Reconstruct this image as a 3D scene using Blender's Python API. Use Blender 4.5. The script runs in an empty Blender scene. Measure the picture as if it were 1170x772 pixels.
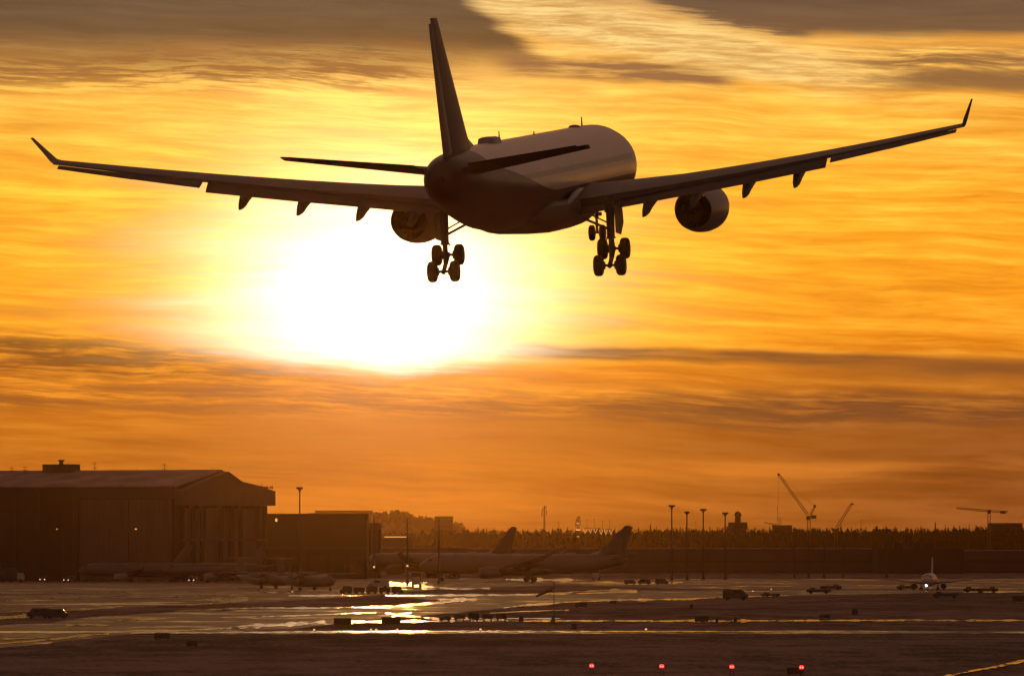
import bpy, bmesh, math, random
from mathutils import Vector, Matrix, Euler, noise as mnoise
from math import radians as R, sin, cos, pi, atan2, sqrt, exp

random.seed(7)
S = bpy.context.scene
COL = S.collection

# ---------------------------------------------------------------- camera
FPX = 9750.0                       # focal length in photo pixels (1170 px wide), about 300 mm
HOR = 616.0                        # horizon row in the photo
CAMH = 12.0                        # camera height above the airfield
cam_d = bpy.data.cameras.new('camera'); cam = bpy.data.objects.new('camera', cam_d); COL.objects.link(cam)
cam_d.sensor_width = 36.0; cam_d.lens = 36.0 * FPX / 1170.0
cam_d.clip_start = 1.0; cam_d.clip_end = 60000.0
cam.location = (0, 0, CAMH)
cam.rotation_euler = (R(90) + math.atan((HOR - 386.0) / FPX), 0, 0)
S.camera = cam
S.view_settings.view_transform = 'Standard'
S.view_settings.look = 'None'
S.view_settings.gamma = 1.0
S.view_settings.exposure = 0.0
S.view_settings.use_curve_mapping = False
S.cycles.max_bounces = 6
S.cycles.volume_bounces = 0
S.cycles.sample_clamp_indirect = 6.0
S.cycles.use_denoising = True

SUN_AZ = math.degrees((440 - 585) / FPX)          # degrees right of +Y
SUN_EL = math.degrees((HOR - 328) / FPX)

# ---------------------------------------------------------------- tiny node language
class NG:
    def __init__(s, tree): s.t = tree
    def new(s, typ, **kw):
        n = s.t.nodes.new(typ)
        for k, v in kw.items(): setattr(n, k, v)
        return n
    def link(s, a, b): s.t.links.new(a, b)
    def put(s, sock, v):
        if isinstance(v, V): s.link(v.s, sock)
        elif isinstance(v, bpy.types.NodeSocket): s.link(v, sock)
        else: sock.default_value = v
    def math(s, op, a, b=None, c=None, clamp=False):
        n = s.new('ShaderNodeMath', operation=op); n.use_clamp = clamp
        s.put(n.inputs[0], a)
        if b is not None: s.put(n.inputs[1], b)
        if c is not None: s.put(n.inputs[2], c)
        return V(s, n.outputs[0])
    def smooth(s, x, a, b):                        # 0 at a, 1 at b (a may be larger than b)
        n = s.new('ShaderNodeMapRange', interpolation_type='SMOOTHSTEP')
        lo, hi, o0, o1 = (a, b, 0.0, 1.0) if not (isinstance(a, (int, float)) and isinstance(b, (int, float)) and a > b) else (b, a, 1.0, 0.0)
        s.put(n.inputs['Value'], x); s.put(n.inputs['From Min'], lo); s.put(n.inputs['From Max'], hi)
        n.inputs['To Min'].default_value = o0; n.inputs['To Max'].default_value = o1
        return V(s, n.outputs[0])
    def vec(s, x, y, z=0.0):
        n = s.new('ShaderNodeCombineXYZ')
        s.put(n.inputs[0], x); s.put(n.inputs[1], y); s.put(n.inputs[2], z)
        return n.outputs[0]
    def noise(s, vec, detail=4, rough=0.55, scale=1.0, dist=0.0, dim='3D'):
        n = s.new('ShaderNodeTexNoise', noise_dimensions=dim)
        s.put(n.inputs['Vector'], vec)
        n.inputs['Scale'].default_value = scale; n.inputs['Detail'].default_value = detail
        n.inputs['Roughness'].default_value = rough; n.inputs['Distortion'].default_value = dist
        return V(s, n.outputs['Fac'])
    def mixc(s, f, a, b, blend='MIX', clampf=True):
        n = s.new('ShaderNodeMix', data_type='RGBA', blend_type=blend); n.clamp_factor = clampf
        s.put(n.inputs[0], f)
        for sock, v in ((n.inputs[6], a), (n.inputs[7], b)):
            if isinstance(v, tuple): sock.default_value = (*v, 1.0) if len(v) == 3 else v
            else: s.put(sock, v)
        return n.outputs[2]
    def ramp(s, x, stops):
        n = s.new('ShaderNodeValToRGB'); s.put(n.inputs[0], x)
        e = n.color_ramp.elements
        while len(e) < len(stops): e.new(0.5)
        for k, (p, c) in enumerate(stops):
            e[k].position = p; e[k].color = (*c, 1.0)
        return n.outputs[0]
class V:
    def __init__(s, g, sock): s.g = g; s.s = sock
    def __add__(a, b): return a.g.math('ADD', a, b)
    __radd__ = __add__
    def __mul__(a, b): return a.g.math('MULTIPLY', a, b)
    __rmul__ = __mul__
    def __sub__(a, b): return a.g.math('SUBTRACT', a, b)
    def __rsub__(a, b): return a.g.math('SUBTRACT', b, a)
    def __truediv__(a, b): return a.g.math('DIVIDE', a, b)
    def exp(a): return a.g.math('EXPONENT', a)
    def sqrt(a): return a.g.math('SQRT', a)
    def clamp(a): return a.g.math('ADD', a, 0.0, clamp=True)

# ---------------------------------------------------------------- sky
world = bpy.data.worlds.new('World'); S.world = world; world.use_nodes = True
wt = world.node_tree; wt.nodes.clear(); G = NG(wt)
tc = G.new('ShaderNodeTexCoord'); sep = G.new('ShaderNodeSeparateXYZ')
G.link(tc.outputs['Generated'], sep.inputs[0])
dx, dy, dz = (V(G, sep.outputs[i]) for i in range(3))
az = G.math('ARCTAN2', dx, dy)                     # radians right of +Y
el = G.math('ARCSINE', dz)
U = az * FPX + 585.0                               # sky angles, written in 1/170 of a degree
W = HOR - el * FPX                                 # grows downwards, 616 = horizon
# slow warp that keeps the streaks from being ruler straight
wv = G.vec(U / 330.0, W / 110.0, 3.1)
w1 = G.noise(wv, 3, 0.5) - 0.5
wv2 = G.vec(U / 120.0, W / 50.0, 9.7)
w2 = G.noise(wv2, 3, 0.5) - 0.5
Wd = W + w1 * 30.0 + w2 * 5.0
Ud = U + w2 * 60.0
Ws = Wd - U * 0.045                                # a gentle slant to the right
sA = G.noise(G.vec(Ud / 420.0, Ws / 34.0, 1.0), 5, 0.55)
sB = G.noise(G.vec(Ud / 150.0, Ws / 11.0, 5.0), 6, 0.62)
sC = G.noise(G.vec(Ud / 62.0 + w1 * 3.0, Ws / 4.5, 8.0), 6, 0.66)

top = G.smooth(W, 620.0, 0.0)                      # 0 at the horizon, 1 at W=0
base = G.ramp((620.0 - W) / 620.0, [
    (0.00, (0.46, 0.130, 0.018)), (0.06, (0.50, 0.140, 0.014)), (0.14, (0.50, 0.140, 0.011)), (0.24, (0.62, 0.180, 0.012)),
    (0.31, (0.86, 0.270, 0.015)), (0.38, (1.02, 0.350, 0.012)), (0.50, (1.08, 0.41, 0.015)), (0.65, (1.08, 0.46, 0.026)),
    (0.80, (1.06, 0.53, 0.070)), (0.92, (0.95, 0.50, 0.11)), (1.00, (0.62, 0.34, 0.13))])
# the side away from the sun is a little darker and redder low down
side = G.smooth(U, 520.0, 1400.0)
low = G.smooth(W, 330.0, 540.0)
base = G.mixc(side * low * 0.85, base, (0.22, 0.068, 0.020))
base = G.mixc(side * (1.0 - low) * 0.30, base, (0.95, 0.36, 0.035))
lside = G.smooth(U, 330.0, -500.0)
base = G.mixc(lside * 0.45, base, (0.80, 0.27, 0.025))

# glow round the veiled sun
up = G.smooth(W, 330.0, 290.0)
vs = 1.05 + up * 0.22
du = (U - 438.0) / 1.22
dw = (W - 334.0) * vs
r2 = du * du + dw * dw
r2n = r2 * (1.0 + (sA - 0.5) * 1.3 + (sB - 0.5) * 1.0)
core = (r2n * (-1.0 / (130.0 ** 2))).exp()
dm = (W - 318.0) * (1.0 - G.smooth(W, 330.0, 200.0) * 0.32)
mid = ((du * du + dm * dm) * (1.0 + (sA - 0.5) * 1.3 + (sB - 0.5) * 1.0) * (-1.0 / (168.0 ** 2))).exp()
wide = (r2n * (-1.0 / (400.0 ** 2))).exp()
bank = G.smooth(W + w1 * 18.0 + w2 * 18.0 + (sB - 0.5) * 44.0 + (sC - 0.5) * 14.0 + G.math('ABSOLUTE', U - 440.0) * 0.09, 444.0, 404.0)         # the cloud bank under the sun
bank2 = bank * 0.93 + 0.07

def addc(a, fac, col):
    sc = G.new('ShaderNodeVectorMath', operation='SCALE'); sc.inputs[0].default_value = col; G.put(sc.inputs['Scale'], fac)
    ad = G.new('ShaderNodeVectorMath', operation='ADD'); G.put(ad.inputs[0], a); G.link(sc.outputs[0], ad.inputs[1])
    return ad.outputs[0]
def mulc(a, fac):
    sc = G.new('ShaderNodeVectorMath', operation='SCALE'); G.put(sc.inputs[0], a); G.put(sc.inputs['Scale'], fac)
    return sc.outputs[0]
# streaky light and dark cirrus everywhere
tex = 1.0 + (sA - 0.5) * 0.85 + (sB - 0.5) * 0.75 + (sC - 0.5) * 0.48
texlow = 0.95 + (sA - 0.5) * 1.35 + (sB - 0.5) * 0.85 + (sC - 0.5) * 0.2
tmix = tex * (1.0 - low) + texlow * low
c = mulc(base, tmix)
c = G.mixc(G.smooth(sB * 0.6 + sA * 0.4, 0.54, 0.40) * 0.8, c, (1.0, 0.80, 0.50), blend='MULTIPLY')
# grain that lifts blue with the bright streaks
c = addc(c, G.smooth(sB * 0.6 + sA * 0.4, 0.50, 0.66) * (1.0 - low) * 0.5, (0.25, 0.24, 0.050))

# cloud bands: (mask, darkening colour)
def band(center, half, soft, u0=None, u1=None, slope=0.0, u2=None, u3=None, amp=1.0, w=Wd):
    d = w - (center + (U - 585.0) * slope)
    a = G.math('ABSOLUTE', d)
    m = G.smooth(a, half + soft, half * 0.4)
    if u0 is not None: m = m * G.smooth(U, u0, u1)
    if u2 is not None: m = m * G.smooth(U, u3, u2)
    return m * amp
# lower left bank and the long dark streaks to the right
nb = G.smooth(sA * 0.55 + sB * 0.45, 0.36, 0.60)
m1 = band(417, 22, 16, None, None, 0.025, 330, 640, w=W + w1 * 26.0 + w2 * 22.0 + (sC - 0.5) * 14.0) * (0.35 + G.smooth(sB * 0.6 + sC * 0.4, 0.60, 0.42) * 0.85)
m2 = band(399, 4.5, 8, 500, 590, 0.035, w=W + w2 * 14.0) * (0.45 + nb * 0.6)
m3 = band(412, 8, 14, 820, 1000, 0.02) * (0.5 + nb * 0.6)
m4 = band(468, 16, 16, 560, 860, 0.0, w=W + w1 * 20.0 + w2 * 22.0 + (sC - 0.5) * 12.0) * (0.45 + G.smooth(sB * 0.6 + sC * 0.4, 0.60, 0.42) * 0.8)
m4b = band(458, 12, 18, None, None, 0.01, 700, 1000, w=W + w2 * 20.0) * 0.9 * G.smooth(sB * 0.6 + sC * 0.4, 0.62, 0.40)
m5 = band(366, 4, 8, -80, 40, 0.02, 330, 390, w=W + w2 * 16.0) * 0.50
m6 = band(500, 16, 26, 100, 300, 0.0) * 0.45 * nb
c = G.mixc((m6 + m4b).clamp(), c, (0.30, 0.085, 0.018))
c = G.mixc((m4 * 0.85 + m3 * 0.75).clamp(), c, (0.20, 0.062, 0.018))
c = G.mixc((m2 * 1.1).clamp(), c, (0.27, 0.085, 0.018))
c = G.mixc((m1 * 0.86).clamp(), c, (0.25, 0.074, 0.014))
c = G.mixc(m5.clamp(), c, (0.62, 0.20, 0.020))

c = addc(c, band(534, 7, 14, 640, 900, 0.01, w=W + w2 * 14.0) * 0.5 * G.smooth(sA, 0.35, 0.6), (0.40, 0.13, 0.012))
c = addc(c, band(446, 5, 10, 380, 520, 0.0, 640, 820, w=W + w2 * 20.0) * 0.45, (0.50, 0.19, 0.014))
# the glow lies over these, cut by the bank
c = addc(c, wide * (0.30 + bank * 0.70), (0.14, 0.12, 0.014))
c = addc(c, mid * bank2 * (0.55 + G.smooth(sB, 0.35, 0.6) * 0.5), (0.60, 0.38, 0.17))
c = addc(c, core * bank2 * 2.0, (1.0, 0.95, 0.78))

# high grey veil, upper left: flat grey above, broken texture along its lower edge
edgeL = 62.0 + (sA - 0.5) * 60.0 + (sB - 0.5) * 34.0
Wt = W + w1 * 14.0 + w2 * 8.0
veilL = G.smooth(Wt, edgeL + 44.0, edgeL - 6.0) * G.smooth(U - W * 1.2 + (sB - 0.5) * 60.0, 560.0, 520.0)
broken = G.smooth(sB * 0.5 + sC * 0.5, 0.40, 0.60)
fl_ = G.smooth(Wt + (sB - 0.5) * 34.0 + (sC - 0.5) * 26.0 + (sA - 0.5) * 40.0, 84.0, 42.0)
vL = veilL * (fl_ + (1.0 - fl_) * broken)
c = G.mixc((vL * 0.95).clamp(), c, mulc(G.mixc(G.smooth(W, 10.0, 70.0), (0.150, 0.088, 0.046), (0.225, 0.110, 0.040)), 0.92 + (sA - 0.5) * 0.9 + (sB - 0.5) * 0.5))
# textured rows just below it
rowm = band(76, 22, 20, None, None, 0.0, 430, 600, w=W + w1 * 16.0 + w2 * 12.0) * G.smooth(sB * 0.6 + sC * 0.4, 0.58, 0.45)
c = G.mixc((rowm * 0.95).clamp(), c, (0.36, 0.155, 0.042))
# grey wedge, upper right, above a slanting edge
edgeR = (U - 735.0) * 0.235 + 4.0 + (sB - 0.5) * 34.0 + (sC - 0.5) * 34.0
flat = G.smooth(U, 890.0, 940.0)
edgeR = edgeR * (1.0 - flat) + flat * (40.0 + (sB - 0.5) * 16.0)
vR = G.smooth(W + w2 * 6.0, edgeR + 9.0, edgeR - 7.0) * G.smooth(U, 715.0, 760.0)
c = G.mixc((vR * 0.95).clamp(), c, mulc(G.mixc(G.smooth(W, 0.0, 45.0), (0.150, 0.088, 0.050), (0.20, 0.105, 0.050)), 0.95 + (sA - 0.5) * 0.7 + (sB - 0.5) * 0.4))
# second torn layer under the wedge at far right
tornn = G.smooth(sB * 0.5 + sC * 0.3 + sA * 0.2, 0.60, 0.44)
torn = band(66, 24, 10, 900, 1010, 0.03) * tornn
c = G.mixc((torn * 0.9).clamp(), c, (0.28, 0.135, 0.050))
torn2 = band(80, 11, 5, 985, 1060, 0.03)
c = G.mixc((torn2 * 0.85).clamp(), c, (0.30, 0.140, 0.045))
# pale sunlit band running down from the top
dB = W - ((U - 640.0) * 0.19 + 24.0)
pb = G.smooth(G.math('ABSOLUTE', dB), 38.0 + (sB - 0.5) * 44.0, 10.0) * G.smooth(U - W * 1.5, 520.0, 560.0) * G.smooth(U, 1080.0, 860.0)
pb = pb * (1.0 - vR) 
pcol = G.mixc(G.smooth(sB * 0.4 + sC * 0.6, 0.38, 0.62), (0.66, 0.34, 0.09), (1.05, 0.74, 0.27))
c = G.mixc((pb * 0.85).clamp(), c, pcol)
# brown tear under the pale band
tear = band(69, 9, 12, 540, 600, 0.10, 720, 860, w=W + w2 * 26.0 + w1 * 14.0)
tear = tear + band(84, 4, 7, 690, 740, 0.02, 810, 860, w=W + w2 * 20.0)
c = G.mixc((tear * (0.45 + G.smooth(sB, 0.62, 0.42) * 0.6)).clamp(), c, (0.36, 0.165, 0.058))

# outside the part of the sky round the sun, a plain dusk sky
sky = G.new('ShaderNodeTexSky'); sky.sky_type = 'NISHITA'; sky.sun_disc = False
sky.sun_elevation = R(SUN_EL); sky.sun_rotation = R(SUN_AZ); sky.air_density = 1.0; sky.dust_density = 2.0
DUSK = 0.03
dusk = mulc(sky.outputs[0], DUSK)
dusk = addc(dusk, 1.0, (0.142, 0.060, 0.033))       # thin high cloud all over
horiz = G.smooth(G.math('ABSOLUTE', U - 560.0), 6500.0, 1800.0) * G.smooth(W, -2600.0, -500.0)
c = G.mixc(horiz, dusk, c)
# below the horizon
c = G.mixc(G.smooth(W, 617.0, 640.0), c, (0.05, 0.02, 0.01))
bg = G.new('ShaderNodeBackground'); G.put(bg.inputs['Color'], c); bg.inputs['Strength'].default_value = 1.0
out = G.new('ShaderNodeOutputWorld'); G.link(bg.outputs[0], out.inputs['Surface'])
world.cycles.sampling_method = 'MANUAL'; world.cycles.sample_map_resolution = 2048

# ---------------------------------------------------------------- sun
SUN_STRENGTH = 0.016
sl = bpy.data.lights.new('sun', 'SUN'); so = bpy.data.objects.new('sun', sl); COL.objects.link(so)
sl.energy = SUN_STRENGTH; sl.angle = R(0.6); sl.color = (1.0, 0.45, 0.12)
so.location = (0, 0, 300)
sd = Vector((sin(R(SUN_AZ)) * cos(R(SUN_EL)), cos(R(SUN_AZ)) * cos(R(SUN_EL)), sin(R(SUN_EL))))
so.rotation_euler = sd.to_track_quat('Z', 'Y').to_euler()

# ================================================================ helpers
def px_ground(u, v):
    """photo pixel on the airfield -> world x, y"""
    d = FPX * CAMH / (v - HOR)
    return ((u - 585.0) / FPX * d, d)
def px_at(u, d): return ((u - 585.0) / FPX * d, d)
def px_z(v, d): return CAMH + (HOR - v) / FPX * d

class MB:
    def __init__(s): s.v = []; s.f = []
    def add(s, vs, fs):
        o = len(s.v); s.v += [tuple(p) for p in vs]; s.f += [tuple(i + o for i in f) for f in fs]; return s
    def box(s, x0, x1, y0, y1, z0, z1):
        vs = [(x, y, z) for z in (z0, z1) for y in (y0, y1) for x in (x0, x1)]
        return s.add(vs, [(0, 2, 3, 1), (4, 5, 7, 6), (0, 1, 5, 4), (2, 6, 7, 3), (0, 4, 6, 2), (1, 3, 7, 5)])
    def obox(s, c, size, M):
        """box of given size centred on c, turned by matrix M"""
        c = Vector(c); h = [k / 2 for k in size]
        vs = [c + M @ Vector((x * h[0], y * h[1], z * h[2])) for z in (-1, 1) for y in (-1, 1) for x in (-1, 1)]
        return s.add(vs, [(0, 2, 3, 1), (4, 5, 7, 6), (0, 1, 5, 4), (2, 6, 7, 3), (0, 4, 6, 2), (1, 3, 7, 5)])
    def rod(s, a, b, r0, r1=None, n=8):
        a = Vector(a); b = Vector(b); r1 = r0 if r1 is None else r1
        d = (b - a).normalized(); t = Vector((0, 0, 1)) if abs(d.z) < 0.9 else Vector((1, 0, 0))
        p = d.cross(t).normalized(); q = d.cross(p)
        vs = [a + (p * cos(2 * pi * k / n) + q * sin(2 * pi * k / n)) * r0 for k in range(n)]
        vs += [b + (p * cos(2 * pi * k / n) + q * sin(2 * pi * k / n)) * r1 for k in range(n)]
        fs = [(k, (k + 1) % n, n + (k + 1) % n, n + k) for k in range(n)] + [tuple(reversed(range(n))), tuple(range(n, 2 * n))]
        return s.add(vs, fs)
    def loft(s, rings, cap0=True, cap1=True, closed=False):
        n = len(rings[0]); vs = [p for r in rings for p in r]; fs = []
        m = len(rings)
        for i in range(m if closed else m - 1):
            j = (i + 1) % m
            for k in range(n):
                l = (k + 1) % n
                fs.append((i * n + k, i * n + l, j * n + l, j * n + k))
        if cap0 and not closed: fs.append(tuple(reversed(range(n))))
        if cap1 and not closed: fs.append(tuple(range((m - 1) * n, m * n)))
        return s.add(vs, fs)
    def lathe_y(s, prof, c=(0, 0, 0), n=32, closed=False):
        """prof: (y, radius) pairs spun about the y axis through c"""
        rings = [[(c[0] + r * cos(2 * pi * k / n), c[1] + y, c[2] + r * sin(2 * pi * k / n)) for k in range(n)] for y, r in prof]
        return s.loft(rings, closed=closed)
    def lathe_x(s, prof, c=(0, 0, 0), n=20):
        rings = [[(c[0] + x, c[1] + r * cos(2 * pi * k / n), c[2] + r * sin(2 * pi * k / n)) for k in range(n)] for x, r in prof]
        return s.loft(rings)
    def lathe_z(s, prof, c=(0, 0, 0), n=20):
        rings = [[(c[0] + r * cos(2 * pi * k / n), c[1] + r * sin(2 * pi * k / n), c[2] + z) for k in range(n)] for z, r in prof]
        return s.loft(rings)
    def build(s, name, mat, parent=None, loc=None, rz=0.0, smooth=True, angle=35):
        me = bpy.data.meshes.new(name); me.from_pydata(s.v, [], s.f); me.update()
        bm = bmesh.new(); bm.from_mesh(me); bmesh.ops.recalc_face_normals(bm, faces=bm.faces); bm.to_mesh(me); bm.free()
        if smooth:
            for p in me.polygons: p.use_smooth = True
            me.set_sharp_from_angle(angle=R(angle))
        me.materials.append(mat)
        o = bpy.data.objects.new(name, me); COL.objects.link(o)
        if parent: o.parent = parent
        if loc: o.location = loc
        if rz: o.rotation_euler = (0, 0, rz)
        return o
def tag(o, label=None, cat=None, group=None, kind=None):
    if label: o['label'] = label
    if cat: o['category'] = cat
    if group: o['group'] = group
    if kind: o['kind'] = kind
    return o
def empty(name, loc, rz=0.0, rot=None):
    o = bpy.data.objects.new(name, None); COL.objects.link(o)
    o.location = loc; o.rotation_euler = rot if rot else (0, 0, rz); o.empty_display_size = 0.5
    return o
def copy_tree(o, parent=None, label=None):
    c = o.copy(); COL.objects.link(c); c.parent = parent
    for ch in list(o.children): copy_tree(ch, c)
    if label: c['label'] = label
    return c

# ================================================================ materials
def mat(name, col, rough=0.6, metal=0.0, var=0.12, scale=1.0, spec=0.5, emit=None, estr=0.0, coat=0.0, bump=0.0, bscale=20.0, stretch=(1, 1, 1)):
    m = bpy.data.materials.new(name); m.use_nodes = True
    g = NG(m.node_tree); b = m.node_tree.nodes['Principled BSDF']
    t = g.new('ShaderNodeTexCoord'); mp = g.new('ShaderNodeMapping'); g.link(t.outputs['Object'], mp.inputs[0])
    mp.inputs['Scale'].default_value = stretch
    n = g.noise(mp.outputs[0], 5, 0.6, scale)
    f = g.smooth(n, 0.3, 0.7)
    cc = g.mixc(f, tuple(k * (1 - var) for k in col), tuple(min(1, k * (1 + var)) for k in col))
    g.link(cc, b.inputs['Base Color'])
    rr = rough + (n - 0.5) * 0.25 * min(1.0, rough * 2)
    g.put(b.inputs['Roughness'], rr.clamp())
    b.inputs['Metallic'].default_value = metal; b.inputs['Specular IOR Level'].default_value = spec
    if coat: b.inputs['Coat Weight'].default_value = coat; b.inputs['Coat Roughness'].default_value = 0.12
    if emit: b.inputs['Emission Color'].default_value = (*emit, 1); b.inputs['Emission Strength'].default_value = estr
    if bump:
        bn = g.noise(mp.outputs[0], 4, 0.6, bscale); bp = g.new('ShaderNodeBump'); g.put(bp.inputs['Height'], bn)
        bp.inputs['Strength'].default_value = 1.0; bp.inputs['Distance'].default_value = bump; g.link(bp.outputs[0], b.inputs['Normal'])
    return m

def plane_paint(name, col, win=True, dark=False):
    """white airliner skin: panel seams, streaks of dirt, a row of dark cabin windows"""
    m = bpy.data.materials.new(name); m.use_nodes = True
    g = NG(m.node_tree); b = m.node_tree.nodes['Principled BSDF']
    t = g.new('ShaderNodeTexCoord'); s = g.new('ShaderNodeSeparateXYZ'); g.link(t.outputs['Object'], s.inputs[0])
    x, y, z = (V(g, s.outputs[i]) for i in range(3))
    n = g.noise(g.vec(x * 1.2, y * 0.25, z * 1.2), 5, 0.6, 0.9)
    c = g.mixc(g.smooth(n, 0.3, 0.72), tuple(k * 0.84 for k in col), col)
    fr = g.math('FRACT', y / 2.6 + 0.13)
    seam = g.smooth(g.math('ABSOLUTE', fr - 0.5), 0.488, 0.497)
    c = g.mixc(seam * 0.35, c, tuple(k * 0.5 for k in col))
    if win:
        fy = g.math('ABSOLUTE', g.math('FRACT', y / 0.533) - 0.5) * 0.533
        wz = g.math('ABSOLUTE', z - 0.62)
        wm = g.smooth(fy, 0.13, 0.10) * g.smooth(wz, 0.19, 0.16) * g.smooth(y, -19.5, -19.2) * g.smooth(y, 24.6, 24.3)
        c = g.mixc(wm, c, (0.02, 0.02, 0.025))
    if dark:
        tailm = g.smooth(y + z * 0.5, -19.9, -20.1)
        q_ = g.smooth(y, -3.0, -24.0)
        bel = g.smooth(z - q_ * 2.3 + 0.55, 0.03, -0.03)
        c = g.mixc((tailm + bel).clamp(), c, (0.055, 0.042, 0.045))  # darker below a swooping line and over the tail cone
    g.link(c, b.inputs['Base Color'])
    if dark:
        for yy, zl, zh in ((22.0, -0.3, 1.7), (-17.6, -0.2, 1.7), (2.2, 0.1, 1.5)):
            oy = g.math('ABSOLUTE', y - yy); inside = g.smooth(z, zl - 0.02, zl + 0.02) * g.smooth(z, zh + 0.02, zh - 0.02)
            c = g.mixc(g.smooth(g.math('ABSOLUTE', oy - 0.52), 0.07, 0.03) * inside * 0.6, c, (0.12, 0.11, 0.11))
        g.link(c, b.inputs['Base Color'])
    g.put(b.inputs['Roughness'], (0.24 + n * 0.14))
    b.inputs['Specular IOR Level'].default_value = 0.5
    bp = g.new('ShaderNodeBump'); bp.inputs['Strength'].default_value = 0.5; bp.inputs['Distance'].default_value = 0.015
    g.put(bp.inputs['Height'], n - seam * 0.3); g.link(bp.outputs[0], b.inputs['Normal'])
    return m
M = {}
M['white'] = plane_paint('white_aircraft_paint', (0.52, 0.50, 0.50))
M['two_tone'] = plane_paint('white_over_dark_aircraft_paint', (0.70, 0.65, 0.66), dark=True)
M['grey'] = plane_paint('shaded_aircraft_paint', (0.15, 0.125, 0.13), win=False)  # shade on the parked aircraft put into a darker paint
M['greyfin'] = plane_paint('dark_fin_paint', (0.09, 0.075, 0.085), win=False)  # darker again: fins, nacelles and hangar jets, shade put into the colour
M['white2'] = plane_paint('white_paint_plain', (0.50, 0.46, 0.46), win=False)
M['wing'] = mat('wing_grey', (0.105, 0.10, 0.11), 0.48, 0.0, 0.12, 0.4)
M['flap'] = mat('flap_grey', (0.055, 0.052, 0.055), 0.5, 0.0, 0.15, 0.6)
M['finp'] = mat('fin_paint', (0.15, 0.135, 0.15), 0.45, 0.0, 0.12, 0.4)
M['stab'] = mat('stabiliser_dark_paint', (0.05, 0.045, 0.05), 0.6, 0.0, 0.12, 0.4, spec=0.25)
M['nacelle'] = mat('nacelle_paint', (0.22, 0.205, 0.23), 0.35, 0.0, 0.1, 0.6)
M['hot'] = mat('hot_section_metal', (0.10, 0.085, 0.075), 0.45, 0.8, 0.2, 2.0)
M['dark'] = mat('dark_cavity', (0.03, 0.03, 0.03), 0.7)
M['tyre'] = mat('tyre_rubber', (0.022, 0.021, 0.02), 0.75, 0, 0.2, 4)
M['gear'] = mat('gear_metal', (0.07, 0.07, 0.07), 0.5, 0.3, 0.2, 3)
M['glassd'] = mat('cockpit_glass', (0.02, 0.02, 0.025), 0.1)
M['steel'] = mat('mast_steel', (0.035, 0.03, 0.028), 0.6, 0.0, 0.2, 1)
M['lamp_off'] = mat('lamp_housing', (0.07, 0.07, 0.07), 0.5)
M['cranep'] = mat('crane_paint', (0.09, 0.05, 0.02), 0.6)
M['signback'] = mat('sign_back', (0.06, 0.055, 0.05), 0.6)
M['vehdark'] = mat('dark_vehicle_paint', (0.05, 0.05, 0.055), 0.35, 0, 0.15, 1)
M['vehpale'] = mat('pale_vehicle_paint', (0.42, 0.41, 0.40), 0.35, 0, 0.15, 1)
M['glass'] = mat('vehicle_glass', (0.03, 0.03, 0.035), 0.08)
M['headl'] = mat('headlamp', (0.8, 0.8, 0.8), 0.3, emit=(1.0, 0.62, 0.34), estr=2.2)
M['landl'] = mat('landing_lamp', (0.8, 0.8, 0.8), 0.3, emit=(0.75, 0.82, 1.0), estr=12.0)
M['redl'] = mat('red_lamp', (0.5, 0.02, 0.02), 0.3, emit=(1.0, 0.03, 0.02), estr=3.0)
M['redcore'] = mat('red_lamp_filament', (0.8, 0.3, 0.3), 0.3, emit=(1.0, 0.22, 0.18), estr=3.0)
M['amber'] = mat('amber_lamp', (0.5, 0.3, 0.1), 0.3, emit=(1.0, 0.50, 0.16), estr=1.1)
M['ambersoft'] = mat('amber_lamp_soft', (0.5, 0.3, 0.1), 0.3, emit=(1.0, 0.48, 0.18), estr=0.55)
M['sock'] = mat('windsock_cloth', (0.16, 0.05, 0.03), 0.8)

# ================================================================ the ground
def rough_sheet(name, poly_rows, z, m, kind='structure'):
    mb = MB(); mb.add([(x, y, z) for x, y in poly_rows], [tuple(range(len(poly_rows)))])
    o = mb.build(name, m, smooth=False); o['kind'] = kind; return o

def ground_mat():
    m = bpy.data.materials.new('frosted_grass'); m.use_nodes = True
    g = NG(m.node_tree); b = m.node_tree.nodes['Principled BSDF']
    t = g.new('ShaderNodeTexCoord'); s = g.new('ShaderNodeSeparateXYZ'); g.link(t.outputs['Object'], s.inputs[0])
    x, y, z = (V(g, s.outputs[i]) for i in range(3))
    big = g.noise(g.vec(x / 60.0, y / 120.0, 0.0), 5, 0.6)
    mid = g.noise(g.vec(x / 7.0, y / 30.0, 2.0), 6, 0.65)
    fine = g.noise(g.vec(x / 0.7, y / 4.0, 4.0), 5, 0.7)
    snow = g.smooth(big * 0.30 + mid * 0.34 + fine * 0.36, 0.43, 0.57)
    c = g.mixc(snow, (0.040, 0.024, 0.018), (0.23, 0.165, 0.175))
    g.link(c, b.inputs['Base Color']); b.inputs['Roughness'].default_value = 0.9
    b.inputs['Specular IOR Level'].default_value = 0.12
    bp = g.new('ShaderNodeBump'); bp.inputs['Strength'].default_value = 1.0; bp.inputs['Distance'].default_value = 0.18
    g.put(bp.inputs['Height'], mid * 0.6 + fine * 0.6); g.link(bp.outputs[0], b.inputs['Normal'])
    return m
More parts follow.
